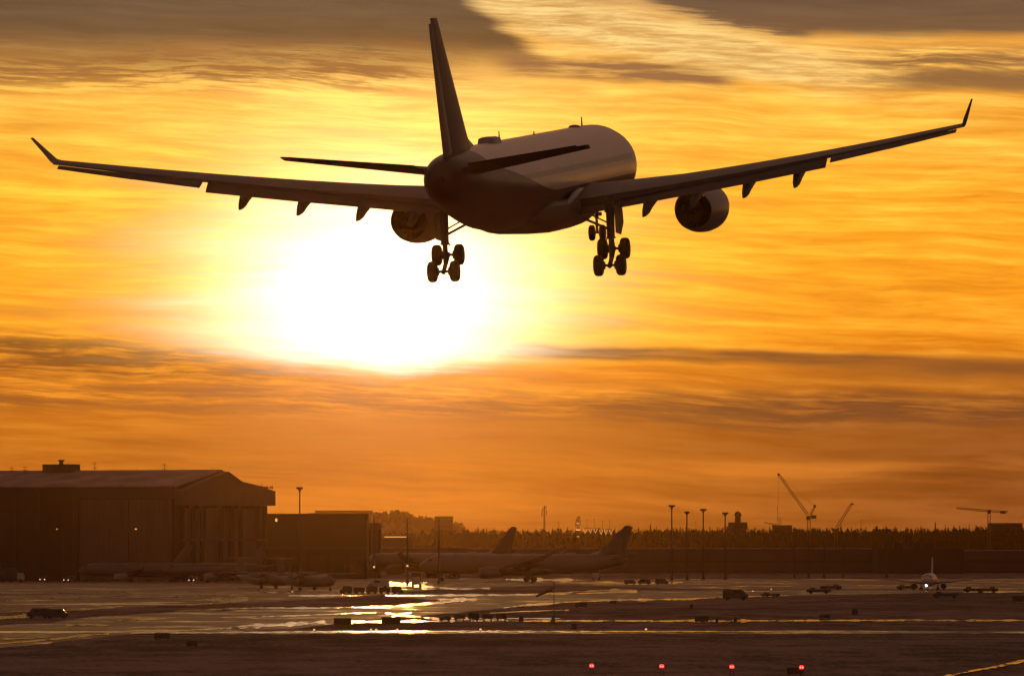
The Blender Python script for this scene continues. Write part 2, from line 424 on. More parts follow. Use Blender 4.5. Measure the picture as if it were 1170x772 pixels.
def wet_mat(name, dry_col, wet_lo, wet_hi, r_wet, r_dry, spec, bdist, sx=1.0):
    """pavement with patches of ice and meltwater"""
    m = bpy.data.materials.new(name); m.use_nodes = True
    g = NG(m.node_tree); b = m.node_tree.nodes['Principled BSDF']
    t = g.new('ShaderNodeTexCoord'); s = g.new('ShaderNodeSeparateXYZ'); g.link(t.outputs['Object'], s.inputs[0])
    x, y, z = (V(g, s.outputs[i]) for i in range(3))
    wx = g.noise(g.vec(x / 40.0, y / 90.0, 7.0), 3, 0.5)
    a = g.noise(g.vec(x / (22.0 * sx) + wx * 2.0, y / 34.0, 1.0), 6, 0.62)
    f = g.noise(g.vec(x / 2.4, y / 14.0, 3.0), 6, 0.7)
    wet = g.smooth(a * 0.72 + f * 0.28, wet_lo, wet_hi)
    c = g.mixc(wet, dry_col, (0.045, 0.04, 0.038))
    g.link(c, b.inputs['Base Color'])
    g.put(b.inputs['Roughness'], wet * (r_wet - r_dry) + r_dry)
    g.put(b.inputs['Specular IOR Level'], wet * (0.5 - spec) + spec)
    b.inputs['Specular Tint'].default_value = (1.0, 0.60, 0.32, 1)  # warm sheen put into the reflection colour
    rip = g.noise(g.vec(x / 1.3, y / 6.0, 5.0), 4, 0.6)
    bp = g.new('ShaderNodeBump'); bp.inputs['Strength'].default_value = 1.0; bp.inputs['Distance'].default_value = bdist
    g.put(bp.inputs['Height'], rip + f * 0.5); g.link(bp.outputs[0], b.inputs['Normal'])
    return m
M['ground'] = ground_mat()
M['apron'] = wet_mat('icy_apron', (0.20, 0.125, 0.09), 0.50, 0.62, 0.13, 0.58, 0.22, 0.004)
M['taxi'] = wet_mat('wet_taxiway', (0.15, 0.095, 0.065), 0.47, 0.68, 0.12, 0.50, 0.22, 0.0025)
def melt_mat():
    m = bpy.data.materials.new('meltwater'); m.use_nodes = True
    g = NG(m.node_tree); b = m.node_tree.nodes['Principled BSDF']
    t = g.new('ShaderNodeTexCoord'); s = g.new('ShaderNodeSeparateXYZ'); g.link(t.outputs['Object'], s.inputs[0])
    x, y, z = (V(g, s.outputs[i]) for i in range(3))
    a = g.noise(g.vec(x / 5.0, y / 24.0, 1.0), 4, 0.6)
    f = g.noise(g.vec(x / 0.9, y / 9.0, 3.0), 5, 0.7)
    wet = g.smooth(a * 0.40 + f * 0.60, 0.43, 0.51)
    g.link(g.mixc(wet, (0.09, 0.07, 0.06), (0.02, 0.018, 0.016)), b.inputs['Base Color'])
    g.put(b.inputs['Roughness'], wet * -0.49 + 0.56)
    g.put(b.inputs['Specular IOR Level'], wet * 0.40 + 0.14)
    g.link(g.mixc(wet, (1, 1, 1), (1.0, 0.52, 0.20)), b.inputs['Specular Tint'])  # gold of the glints put into the reflection tint
    rip = g.noise(g.vec(x / 0.8, y / 3.0, 5.0), 4, 0.65)
    bp = g.new('ShaderNodeBump'); bp.inputs['Strength'].default_value = 1.0; bp.inputs['Distance'].default_value = 0.0032
    g.put(bp.inputs['Height'], rip); g.link(bp.outputs[0], b.inputs['Normal'])
    return m
M['melt'] = melt_mat()
M['strip'] = wet_mat('damp_runway_edge', (0.08, 0.06, 0.05), 0.40, 0.60, 0.13, 0.55, 0.20, 0.003)

mb = MB(); NX, NY = 40, 60
gx = [-2800 + 5600 * i / NX for i in range(NX + 1)]; gy = [-500 + 9300 * (j / NY) for j in range(NY + 1)]
mb.add([(x, y, 0) for y in gy for x in gx], [(j * (NX + 1) + i, j * (NX + 1) + i + 1, (j + 1) * (NX + 1) + i + 1, (j + 1) * (NX + 1) + i) for j in range(NY) for i in range(NX)])
tag(mb.build('ground', M['ground'], smooth=False), kind='structure')

def px_poly(pts, jit=0.25, step=6.0, seed=1):
    """closed outline given on the photo -> ground outline with a ragged edge"""
    out = []
    n = len(pts)
    for i in range(n):
        (u0, v0), (u1, v1) = pts[i], pts[(i + 1) % n]
        L = max(abs(u1 - u0), abs(v1 - v0) * 4); k = max(1, int(L / step))
        for j in range(k):
            t = j / k; u = u0 + (u1 - u0) * t; v = v0 + (v1 - v0) * t
            v += (mnoise.noise(Vector((u / 22.0, v0 * 0.37, seed))) * 1.0 + mnoise.noise(Vector((u / 6.0, v0 * 0.61, seed + 5))) * 0.5) * jit * min(1.0, (v - 640) / 40 + 0.2)
            out.append(px_ground(u, v))
    return out
def sheet(name, pts, z, m, jit=0.3, seed=1):
    o = px_poly(pts, jit, seed=seed); mb = MB(); mb.add([(x, y, z) for x, y in o], [tuple(range(len(o)))])
    me = bpy.data.meshes.new(name); me.from_pydata(mb.v, [], mb.f); me.update()
    bm = bmesh.new(); bm.from_mesh(me); bmesh.ops.triangulate(bm, faces=bm.faces); bmesh.ops.recalc_face_normals(bm, faces=bm.faces)
    for f in bm.faces:
        if f.normal.z < 0: f.normal_flip()
    bm.to_mesh(me); bm.free(); me.materials.append(m)
    ob = bpy.data.objects.new(name, me); COL.objects.link(ob); ob['kind'] = 'structure'; return ob
def ribbon(name, pts, z, m, seed=1):
    """pts: (u, v, thickness in px) along a strip lying on the ground; thickness wanders"""
    top, bot = [], []
    for i in range(len(pts) - 1):
        (u0, v0, t0), (u1, v1, t1) = pts[i], pts[i + 1]; k = max(1, int(abs(u1 - u0) / 4.0))
        for j in range(k + (1 if i == len(pts) - 2 else 0)):
            t = j / k; u = u0 + (u1 - u0) * t; v = v0 + (v1 - v0) * t; w = t0 + (t1 - t0) * t
            w *= 0.54 * max(0.12, 1.0 + 1.3 * mnoise.noise(Vector((u / 13.0, seed * 1.7, 0))) + 0.7 * mnoise.noise(Vector((u / 4.5, seed, 3))))
            v += 0.45 * mnoise.noise(Vector((u / 25.0, seed * 2.3, 8)))
            top.append((*px_ground(u, v - w), z)); bot.append((*px_ground(u, v + w), z))
    n = len(top); mb = MB(); mb.add(bot + top, [(i, i + 1, n + i + 1, n + i) for i in range(n - 1)])
    ob = mb.build(name, m, smooth=False); ob['kind'] = 'structure'; return ob
Z1, Z2, Z3 = 0.02, 0.05, 0.08
sheet('apron', [(-260, 661), (1500, 661), (1500, 673), (900, 673), (760, 672), (735, 671), (640, 668), (500, 673), (420, 680), (330, 686), (290, 688), (230, 690), (80, 697), (-40, 701), (-260, 706)], Z1, M['apron'], 0.8, 2)
sheet('taxiway', [(-260, 749), (0, 740), (60, 734), (110, 728), (150, 724), (240, 722.5), (330, 718), (390, 711.5), (450, 706), (520, 700), (570, 695), (620, 690.5), (650, 688.5), (700, 686), (780, 684.8), (840, 682), (920, 680), (1000, 678.5), (1100, 676), (1500, 676),
      (1500, 673.6), (900, 674), (790, 674), (735, 674), (728, 676), (700, 678), (640, 679), (590, 679.6), (530, 680), (440, 681), (500, 685), (530, 687), (490, 691), (440, 693.6), (330, 693.4), (290, 696), (180, 700), (100, 705), (60, 711), (0, 714), (-260, 720)], Z1 + 0.006, M['taxi'], 0.8, 9)
sheet('service_road', [(-260, 722.6), (-260, 720.6), (200, 720.4), (1500, 720.2), (1500, 723.4), (700, 723.6), (240, 724)], Z2, M['strip'], 0.3, 4)
RIB = [
 # (points, seed) gold runs of meltwater
 ([(606, 665.8, 1.2), (650, 665.6, 2.2), (700, 666.6, 3.0), (740, 666.4, 2.6), (780, 665.2, 1.4)], 1),
 ([(440, 669, 1.0), (480, 670.0, 2.0), (520, 672.6, 2.2), (560, 672.2, 1.2)], 2),
 ([(436, 664.5, 1.4), (470, 667.5, 3.4), (500, 667.0, 1.8), (560, 667.0, 2.0), (600, 666.0, 1.0)], 3),
 ([(440, 680.4, 1.4), (520, 680.0, 1.8), (600, 679.4, 1.4), (680, 677.4, 1.2), (728, 675.6, 2.6)], 4),
 ([(600, 679, 0.7), (660, 676, 1.0), (700, 674.2, 2.2), (722, 674.8, 2.4)], 5),
 ([(200, 698.0, 0.8), (290, 694.6, 1.2), (380, 694.4, 1.6), (440, 693.4, 2.0), (480, 690.6, 2.6), (515, 687.2, 2.2), (545, 684.6, 1.8)], 6),
 ([(500, 684.6, 1.8), (520, 685.4, 3.6), (545, 684.4, 2.2)], 7),
 ([(575, 694.6, 1.0), (600, 691.6, 1.8), (630, 689.6, 2.0), (650, 687.6, 1.2)], 8),
 ([(646, 688.0, 1.2), (700, 685.6, 1.8), (780, 684.6, 2.0), (820, 682.2, 1.2), (900, 680.6, 0.8)], 9),
 ([(205, 720.6, 0.8), (250, 718.4, 1.6), (290, 715.4, 3.4), (330, 713.6, 3.8), (372, 710.2, 2.4)], 10),
 ([(395, 710.8, 2.4), (440, 710.2, 2.6), (500, 709.6, 1.6), (560, 709.2, 1.2), (700, 709.3, 1.4), (840, 709.3, 2.0), (1000, 708.6, 1.6), (1240, 709.0, 1.2)], 11),
 ([(440, 700, 1.0), (460, 703.4, 3.4), (500, 706.6, 3.0), (560, 706.8, 1.4), (640, 706.6, 0.8)], 12),
 ([(445, 706.6, 1.6), (455, 702.0, 1.8), (470, 700.2, 1.4)], 13),
 ([(-60, 737, 1.0), (0, 735.6, 1.4), (40, 732.2, 1.6), (70, 729.6, 2.6), (100, 725.8, 2.0), (125, 724.2, 1.6)], 14),
 ([(-40, 731.0, 1.2), (30, 729.4, 1.0), (60, 727.6, 0.8)], 15),
 ([(-60, 706.0, 2.0), (0, 705.6, 3.4), (28, 704.0, 4.0), (34, 704.2, 1.5)], 16),
 ([(26, 701.4, 1.0), (60, 698.2, 1.4), (100, 695.8, 1.8), (132, 693.6, 1.4)], 17),
 ([(75, 714.6, 2.8), (100, 713.8, 2.4), (126, 714.6, 2.0)], 18),
 ([(130, 709.8, 0.8), (160, 707.8, 1.6), (190, 706.8, 1.8)], 19),
 ([(-40, 688, 0.8), (40, 684.0, 1.0), (90, 682.0, 1.6), (140, 680.0, 2.0), (150, 677.6, 1.0)], 20),
 ([(0, 679, 0.8), (80, 677.4, 1.4), (145, 675.8, 1.6)], 21),
 ([(60, 684, 0.8), (150, 682.6, 1.2), (200, 681, 1.8), (250, 680.4, 2.0), (300, 680.0, 1.0)], 22),
 ([(215, 691.4, 0.8), (250, 688.8, 1.8), (276, 686.4, 1.8)], 23),
 ([(232, 685.6, 2.0), (262, 684.6, 5.0), (284, 684.0, 3.4)], 24),
 ([(270, 671, 1.2), (292, 673.6, 3.0), (307, 675.4, 4.2), (309, 675.6, 1.5)], 25),
 ([(312, 676.6, 1.4), (340, 676.2, 2.4), (352, 677.2, 1.2)], 26),
 ([(330, 680.6, 1.2), (360, 680.6, 2.2), (396, 679.6, 1.2)], 27),
 ([(150, 723.4, 1.4), (300, 722.6, 1.4), (500, 721.8, 1.8), (700, 721.8, 1.4), (880, 722.0, 0.8)], 28),
 ([(1100, 676.8, 0.8), (1150, 675.8, 1.8), (1240, 675.6, 1.6)], 29),
 ([(1074, 774, 1.4), (1110, 767.0, 1.6), (1140, 761.6, 2.6), (1172, 754.6, 2.4), (1230, 741, 2.0)], 30),
 ([(980, 669, 0.6), (1000, 668.8, 1.4), (1014, 669, 0.6)], 31),
 ([(578, 661.8, 3.0), (606, 662.4, 3.4), (622, 662.2, 4.2), (650, 662.4, 3.6), (655, 662.6, 1.6)], 32),
 ([(250, 705.8, 0.8), (340, 703.4, 1.2), (430, 699.8, 1.0)], 33),
 ([(560, 700.5, 0.5), (600, 698.6, 0.8), (650, 697, 0.5)], 34),
]
for k, (pts, sdd) in enumerate(RIB): ribbon('meltwater', pts, Z3 + 0.004 * (k % 5) + (0.02 if k in (27,) else 0), M['melt'], sdd)

# ================================================================ airliners
def airfoil(x, le, chord, z, tc, tw=0.0, n=9, droop=0.0):
    """section at span x: le = station of the leading edge, stations grow aft; droop bends the last quarter"""
    pts = []
    def th(c): return 5 * tc * (0.2969 * sqrt(c) - 0.126 * c - 0.3516 * c * c + 0.2843 * c ** 3 - 0.1030 * c ** 4)
    cs = [0.5 * (1 - cos(pi * k / (n - 1))) for k in range(n)]
    for c in reversed(cs): pts.append((c, th(c) + 0.02 * sin(pi * c)))
    for c in cs[1:-1]: pts.append((c, -th(c) * 0.9 + 0.02 * sin(pi * c)))
    out = []
    for c, h in pts:
        X = c * chord; Z = h * chord
        X2 = X * cos(tw) + Z * sin(tw); Z2 = -X * sin(tw) + Z * cos(tw)
        out.append((x, 32.0 - (le + X2), z + Z2 + (tw * 0)))
    return out
def wz_(t):  # wing height at span t
    q = max(0.0, t - 2.6); return -1.66 + 0.122 * q + 0.00125 * q * q
def wle(t): return 20.4 + (t - 2.6) * 0.62 if t < 9.4 else 24.62 + (t - 9.4) * 0.625
def wch(t): return 10.9 - (t - 2.6) * 0.535 if t < 9.4 else 7.26 - (t - 9.4) * 0.245
FL_CUT = 0.84

def make_airliner(flaps=True, gear_down=True, paint='white', fin='finp', z_ng=-4.48, nac='nacelle'):
    root = empty('airliner', (0, 0, 0))
    # ---- fuselage
    st = [(0.0, 0.04, 0.04, -0.75), (0.25, 0.55, 0.5, -0.72), (0.8, 1.05, 0.95, -0.6), (1.6, 1.55, 1.42, -0.44), (2.6, 1.98, 1.88, -0.27), (3.8, 2.36, 2.28, -0.12),
          (5.2, 2.64, 2.6, -0.03), (7.0, 2.79, 2.78, 0), (9.0, 2.82, 2.82, 0), (16, 2.82, 2.82, 0), (24, 2.82, 2.82, 0), (32, 2.82, 2.82, 0), (40, 2.82, 2.82, 0),
          (43.5, 2.80, 2.80, 0.02), (46, 2.70, 2.70, 0.12), (48.5, 2.52, 2.52, 0.28), (51, 2.30, 2.30, 0.46), (53.5, 2.06, 2.06, 0.66), (55.6, 1.82, 1.84, 0.82),
          (57.2, 1.58, 1.64, 0.94), (58.2, 1.38, 1.46, 1.00), (58.9, 1.14, 1.22, 1.05), (59.35, 0.88, 0.94, 1.08), (59.6, 0.55, 0.58, 1.10), (59.65, 0.24, 0.24, 1.10)]
    n = 40; fb = MB()
    fb.loft([[(rx * sin(2 * pi * k / n), 32 - X, zc + rz * cos(2 * pi * k / n)) for k in range(n)] for X, rx, rz, zc in st])
    fus = fb.build('fuselage', M[paint], root)
    apu = MB(); apu.rod((0, 32 - 59.6, 1.10), (0, 32 - 59.95, 1.11), 0.22, 0.18, 14); apu.build('exhaust_pipe', M['hot'], fus)
    # cockpit windows
    cw = MB()
    for sx in (-1, 1):
        for a0, a1, X0, X1 in ((3, 24, 2.05, 2.85), (26, 46, 2.25, 3.15), (48, 63, 2.75, 3.9)):
            q = []
            for (a, X) in ((a0, X0), (a1, X0 + 0.1), (a1, X1), (a0, X1)):
                f = (X - 1.6) / 1.0 if X < 2.6 else 1 + (X - 2.6) / 1.2
                rr = 1.55 + (1.98 - 1.55) * f if f < 1 else 1.98 + 0.38 * (f - 1); rz = 1.42 + 0.46 * f if f < 1 else 1.88 + 0.40 * (f - 1); zc = -0.44 + 0.17 * f if f < 1 else -0.27 + 0.15 * (f - 1)
                q.append((sx * (rr + 0.02) * sin(R(a)), 32 - X, zc + (rz + 0.02) * cos(R(a))))
            cw.add(q, [(0, 1, 2, 3)])
    cw.build('cockpit_window', M['glassd'], fus)
    # ---- belly fairing
    bf = MB(); rings = []
    for X, w, h in ((18.2, 1.9, 0.2), (19.6, 2.5, 0.45), (21.5, 2.9, 0.75), (24, 3.12, 0.98), (28, 3.2, 1.05), (32, 3.2, 1.05), (35, 3.05, 0.92), (37.2, 2.6, 0.6), (39.4, 1.9, 0.2)):
        ring = []
        for k in range(24):
            a = 2 * pi * k / 24; cx, sz = sin(a), cos(a)
            ex = abs(cx) ** 0.62 * (1 if cx >= 0 else -1); ez = abs(sz) ** 0.75 * (1 if sz >= 0 else -1)
            ring.append((w * ex, 32 - X, -1.75 + (ez * (h + 0.66) if ez < 0 else ez * 0.55) ))
        rings.append(ring)
    bf.loft(rings); bf.build('belly_fairing', M['wing'], root)
    # ---- pale fillets where the trailing edge meets the body
    for sx in (-1, 1):
        fl = MB(); fl.loft([[(sx * (xx + 0.9 * r_ * cos(2 * pi * k / 12)), 32 - X, z_ + r_ * sin(2 * pi * k / 12)) for k in range(12)] for xx, X, z_, r_ in
                 ((2.75, 26.0, -0.85, 0.06), (2.85, 28.5, -0.95, 0.22), (2.95, 30.6, -1.15, 0.30), (2.9, 32.5, -1.50, 0.26), (2.75, 34.5, -1.95, 0.16), (2.6, 36.6, -2.35, 0.04))])
        fl.build('wing_root_fillet', M['nacelle'], root)
    # ---- wings
    for sx in (-1, 1):
        spans = [0.8, 2.6, 4.5, 7.0, 9.4, 12, 15, 18, 20.3]
        w = MB()
        def sec(t, tc, cut=None):
            le, ch, z = wle(t), wch(t), wz_(t)
            a = airfoil(sx * t, le, ch, z + 0.02 * ch, tc, 0.04)
            if cut:   # chop the trailing part
                a = [(p[0], max(p[1], 32 - (le + ch * cut)), p[2] if p[1] >= 32 - (le + ch * cut) else z + (p[2] - z) * 1.0) for p in a]
            return a
        tcs = lambda t: 0.150 - 0.035 * min(1, t / 14)
        cutv = FL_CUT if flaps else None
        w.loft([sec(t, tcs(t), cutv) for t in spans])
        if flaps: w.loft([sec(t, tcs(t), 0.86) for t in (20.3, 24, 28.95)])
        else: w.loft([sec(t, tcs(t), None) for t in (20.3, 24, 28.2)])
        w.loft([sec(t, tcs(t), None) for t in ((28.95, 29.1, 29.25) if flaps else (28.2, 28.9, 29.25))])
        wing = w.build('wing', M['wing'], root)
        def flap(name, t0, t1, tilt, cf, drop, aft, gap=0.0, par=wing, mm='flap'):
            fm = MB(); rr = []
            for t in (t0, (t0 + t1) / 2, t1):
                le, ch, z = wle(t), wch(t), wz_(t)
                rr.append(airfoil(sx * t, le + ch * aft, cf if cf > 0.9 else ch * cf, z - drop - 0.02 * ch * (cf > 0.9), 0.13, tilt))
            fm.loft(rr); return fm.build(name, M[mm], par)
        if flaps:
            flap('flap', 3.0, 9.40, R(28), 1.22, 0.04, 0.80)
            flap('flap', 9.402, 20.1, R(30), 1.22, 0.0, 0.80)
            flap('aileron', 20.42, 24.40, R(19), 0.24, 0.09, 0.835)
            flap('aileron', 24.402, 28.95, R(19), 0.25, 0.09, 0.835)
            # drooped slats along the leading edge
            for t0, t1 in ((4.2, 8.6), (10.4, 19.0), (19.2, 28.0)):
                sm = MB(); sm.loft([airfoil(sx * t, wle(t) - 0.055 * wch(t), wch(t) * 0.13, wz_(t) - 0.035 * wch(t) + 0.02, 0.22, R(-14)) for t in (t0, (t0 + t1) / 2, t1)])
                sm.build('slat', M['wing'], wing)
        # winglet
        wl = MB()
        zt = wz_(29.25)
        wl.loft([airfoil(sx * 29.2, wle(29.2), wch(29.2), zt + 0.04, 0.115, 0.02),
                 [(sx * 29.36, p[1], p[2] + 0.0) for p in airfoil(0, wle(29.4) + 0.30, 2.1, zt + 0.14, 0.12, 0.0)],
                 [(sx * (29.52) + sx * (p[2] - zt - 0.45) * -0.9, p[1], zt + 0.45 + (p[2] - zt - 0.45) * 0.35) for p in airfoil(0, wle(29.4) + 0.95, 1.75, zt + 0.45, 0.12, 0.0)],
                 [(sx * (30.22) + sx * (p[2] - zt - 1.62) * -0.9, p[1], zt + 1.74 + (p[2] - zt - 1.62) * 0.35) for p in airfoil(0, wle(29.4) + 3.2, 0.75, zt + 1.62, 0.10, 0.0)]])
        wl.build('winglet', M['finp'], wing)
        # flap track fairings
        for t, L, dp in ((7.65, 6.2, 1.0), (10.9, 6.0, 1.0), (14.5, 5.6, 0.95), (18.0, 5.0, 0.85)):
            fm = MB(); rings = []
            te = wle(t) + wch(t); z0 = wz_(t)
            tiltf = R(23) if flaps else R(2)
            for s_, r_ in ((0.0, 0.04), (0.10, 0.22), (0.28, 0.34), (0.5, 0.40), (0.68, 0.38), (0.84, 0.25), (0.94, 0.11), (1.0, 0.015)):
                X = te - L * 0.84 + s_ * L
                over = max(0.0, s_ - 0.40) / 0.60
                zz = z0 - 0.52 - ((0.02 * wch(t) + 0.92) * over ** 1.1 if flaps else 0.12 * over)
                rings.append([(sx * t + r_ * 0.72 * sin(2 * pi * k / 12), 32 - X, zz + r_ * 1.35 * cos(2 * pi * k / 12)) for k in range(12)])
            fm.loft(rings); fm.build('flap_track_fairing', M['flap'], wing)
        # ---- engine
        ex, ez = sx * 9.42, -2.62
        eroot = MB()
        yc = lambda X: 32 - X
        prof = [(yc(18.0), 1.24), (yc(17.75), 1.35), (yc(17.9), 1.46), (yc(18.6), 1.57), (yc(19.8), 1.60), (yc(21.2), 1.55), (yc(22.6), 1.40), (yc(23.6), 1.22), (yc(23.62), 1.19), (yc(22.6), 1.25), (yc(21.0), 1.33), (yc(19.3), 1.34), (yc(18.6), 1.30)]
        eroot.lathe_y(prof, (ex, 0, ez), 40, closed=True)
        eng = eroot.build('engine', M[nac], root)
        co = MB(); co.lathe_y([(yc(18.6), 0.05), (yc(18.9), 0.30), (yc(19.4), 0.42), (yc(20.4), 0.78), (yc(21.8), 0.84), (yc(22.9), 0.68), (yc(23.2), 0.62), (yc(23.2), 0.34), (yc(24.1), 0.06)], (ex, 0, ez), 24)
        co.build('exhaust_cone', M['hot'], eng)
        fan = MB()
        for k in range(26):
            a = 2 * pi * k / 26; u = Vector((cos(a), 0, sin(a))); t_ = Vector((-sin(a), 0, cos(a))); ctr = Vector((ex, 0, ez))
            p = []
            for rr_, sw in ((0.38, 0.34), (1.33, 0.62)):
                wd = 2 * pi * rr_ / 26 * 0.56
                p += [ctr + u * rr_ + t_ * wd + Vector((0, yc(19.15), 0)), ctr + u * rr_ - t_ * wd + Vector((0, yc(19.15 + sw * 0.6), 0))]
            fan.add(p, [(0, 1, 3, 2)])
        fan.build('fan_blades', M['hot'], eng)
        vn = MB()
        for k in range(20):
            a = 2 * pi * (k + 0.5) / 20; u = Vector((cos(a), 0, sin(a))); t_ = Vector((-sin(a), 0, cos(a))); ctr = Vector((ex, 0, ez))
            p = [ctr + u * rr_ + t_ * w_ + Vector((0, yc(X), 0)) for rr_ in (0.76, 1.33) for w_, X in ((0.05, 20.6), (-0.05, 21.4))]
            vn.add(p, [(0, 1, 3, 2)])
        vn.build('guide_vanes', M['hot'], eng)
        py = MB()
        zt9 = wz_(9.45)
        py.loft([[(ex + a * wd, yc(X), z) for a, z in ((-1, zl), (1, zl), (1, zu), (-1, zu))] for X, wd, zl, zu in
                 ((18.3, 0.06, ez + 1.60, ez + 1.70), (19.5, 0.20, ez + 1.5, ez + 1.98), (21.5, 0.26, ez + 1.4, ez + 2.12), (24.2, 0.28, ez + 1.25, zt9 + 0.1), (26.5, 0.26, ez + 1.15, zt9 + 0.1), (28.6, 0.14, zt9 - 0.75, zt9 - 0.1), (29.6, 0.05, zt9 - 0.5, zt9 - 0.2))])
        py.build('pylon', M['nacelle'], eng)
        # ---- horizontal stabiliser
        hs = MB()
        zz = lambda t: 1.50 + (t - 0.6) * 0.150
        hle = lambda t: 53.6 + t * 0.72
        hch = lambda t: 5.9 - t * 0.375
        hs.loft([airfoil(sx * t, hle(t), hch(t) * 0.74, zz(t) - 0.06 * hch(t), 0.105 + 0.02, -0.12) for t in (0.4, 3.5, 6.5, 9.0, 9.45)])
        stab = hs.build('stabiliser', M['stab'], root)
        el_ = MB(); el_.loft([airfoil(sx * t, hle(t) + hch(t) * 0.72, hch(t) * 0.28, zz(t) + 0.026 * hch(t), 0.12, R(-9)) for t in (1.7, 5.5, 8.9)])
        el_.build('elevator', M['stab'], stab)
    # ---- fin
    fi = MB()
    def vsec(z, le, ch, tc): return [(p[2], p[1], z) for p in airfoil(0, le, ch, 0, tc)]
    fi.loft([vsec(z, 50.6 + (z - 2.2) * 0.965, 8.0 - (z - 2.2) * 0.635 - 0.27 * (8.0 - (z - 2.2) * 0.635), 0.145) for z in (1.6, 4.5, 7.5, 10.2, 10.95)])
    fin_o = fi.build('fin', M[fin], root)
    do = MB(); do.loft([[(w_, 32 - 48.3, 2.45) for w_ in (-0.02, 0.02)] + [(0.01, 32 - 48.3, 2.7), (-0.01, 32 - 48.3, 2.7)],
                        [(-0.16, 32 - 50.5, 2.2), (0.16, 32 - 50.5, 2.2), (0.04, 32 - 50.5, 3.25), (-0.04, 32 - 50.5, 3.25)],
                        [(-0.3, 32 - 52.4, 2.0), (0.3, 32 - 52.4, 2.0), (0.05, 32 - 52.4, 4.2), (-0.05, 32 - 52.4, 4.2)]])
    do.build('dorsal_fillet', M['white2'], fin_o)
    ru = MB()
    ru.loft([vsec(z, 50.6 + (z - 2.2) * 0.965 + 0.72 * (8.0 - (z - 2.2) * 0.635), 0.28 * (8.0 - (z - 2.2) * 0.635), 0.20) for z in (2.2, 6.5, 10.6)])
    ru.build('rudder', M[fin], fin_o)
    # ---- aerials on the crown
    rd = MB(); rings = []
    for X, w_, h in ((41.6, 0.3, 0.03), (42.1, 0.52, 0.32), (42.9, 0.58, 0.40), (44.2, 0.58, 0.40), (44.9, 0.52, 0.34), (45.3, 0.3, 0.05)):
        rings.append([(w_, 32 - X, 2.72), (w_ * 0.86, 32 - X, 2.78 + h * 0.85), (w_ * 0.5, 32 - X, 2.78 + h), (-w_ * 0.5, 32 - X, 2.78 + h), (-w_ * 0.86, 32 - X, 2.78 + h * 0.85), (-w_, 32 - X, 2.72)])
    rd.loft(rings); rd.build('antenna_radome', M['nacelle'], fus)
    rd2 = MB(); rd2.lathe_z([(0, 0.42), (0.10, 0.40), (0.2, 0.30), (0.24, 0.05)], (0, 32 - 13.5, 2.74), 16); rd2.build('antenna_radome', M['nacelle'], fus)
    for X, h in ((40.0, 0.62), (28.0, 0.22), (10.5, 0.62)):
        am = MB(); am.loft([[(a * 0.03, 32 - X - b, 2.74) for a, b in ((-1, 0), (1, 0), (1, 0.34), (-1, 0.34))], [(a * 0.02, 32 - X - b - 0.12, 2.80 + h) for a, b in ((-1, 0), (1, 0), (1, 0.12), (-1, 0.12))]])
        am.build('blade_antenna', M['dark'], fus)
    # ---- landing gear
    def wheel(par, c, r, w, rim=True):
        t = MB(); t.lathe_x([(-w / 2, r * 0.55), (-w / 2, r * 0.82), (-w * 0.36, r * 0.96), (-w * 0.15, r), (w * 0.15, r), (w * 0.36, r * 0.96), (w / 2, r * 0.82), (w / 2, r * 0.55)], c, 28)
        o = t.build('wheel', M['tyre'], par)
        if rim:
            q = MB(); q.lathe_x([(-w * 0.44, r * 0.2), (-w * 0.46 - 0.03, r * 0.5), (w * 0.46 + 0.03, r * 0.5), (w * 0.44, r * 0.2)], c, 18); q.build('rim', M['gear'], o)
        return o
    for sx in (-1, 1):
        gx_, gy_ = sx * 5.42, 0.0
        bz = -4.35 if gear_down == 'ground' else -5.12
        tl = 0.0 if gear_down == 'ground' else R(30)
        g = MB()
        g.rod((gx_, gy_ + 0.15, -1.2), (gx_, gy_, bz + 1.25), 0.29, 0.26, 16)
        g.rod((gx_, gy_, bz + 1.35), (gx_, gy_, bz - 0.05), 0.17, 0.17, 14)
        g.rod((gx_, gy_, bz + 1.30), (gx_, gy_, bz + 1.18), 0.31, 0.31, 16)
        fw = Vector((0, cos(tl), sin(tl)))
        g.rod(Vector((gx_, gy_, bz)) + fw * 1.12, Vector((gx_, gy_, bz)) - fw * 1.12, 0.15, 0.15, 12)
        # torque links and pitch trimmer
        g.rod((gx_, gy_ - 0.22, bz + 1.2), (gx_, gy_ - 0.62, bz + 0.68), 0.06); g.rod((gx_, gy_ - 0.62, bz + 0.68), (gx_, gy_ - 0.2, bz + 0.15), 0.06)
        g.rod((gx_ + 0.1 * sx, gy_ + 0.25, bz + 1.3), Vector((gx_ + 0.1 * sx, gy_, bz)) + fw * 0.75, 0.05)
        g.rod((gx_, gy_ + 0.2, bz + 1.75), (gx_ - 0.32 * sx, gy_ + 0.1, bz + 1.1), 0.05)
        gear = g.build('main_gear', M['gear'], root)
        br = MB(); br.rod((gx_, gy_ - 0.1, bz + 1.75), (gx_ - sx * 2.15, gy_ - 0.35, -2.35), 0.085, 0.085, 10); br.rod((gx_, gy_ + 0.1, bz + 2.1), (gx_ - sx * 1.2, gy_ + 0.1, -2.4), 0.05)
        br.build('side_brace', M['gear'], gear)
        for s_ in (-1, 1):
            c = Vector((gx_, gy_, bz)) + fw * (0.99 * s_)
            ax = MB(); ax.rod(c - Vector((0.95, 0, 0)), c + Vector((0.95, 0, 0)), 0.09, 0.09, 10)
            for q in (-1, 1): ax.rod(c + Vector((0.32 * q, 0, 0)), c + Vector((0.42 * q, 0, 0)), 0.27, 0.27, 14)
            ax.build('axle', M['gear'], gear)
            for q in (-1, 1): wheel(gear, tuple(c + Vector((0.73 * q, 0, 0))), 0.68, 0.54)
        dr = MB()
        dx_ = gx_ + sx * 0.42
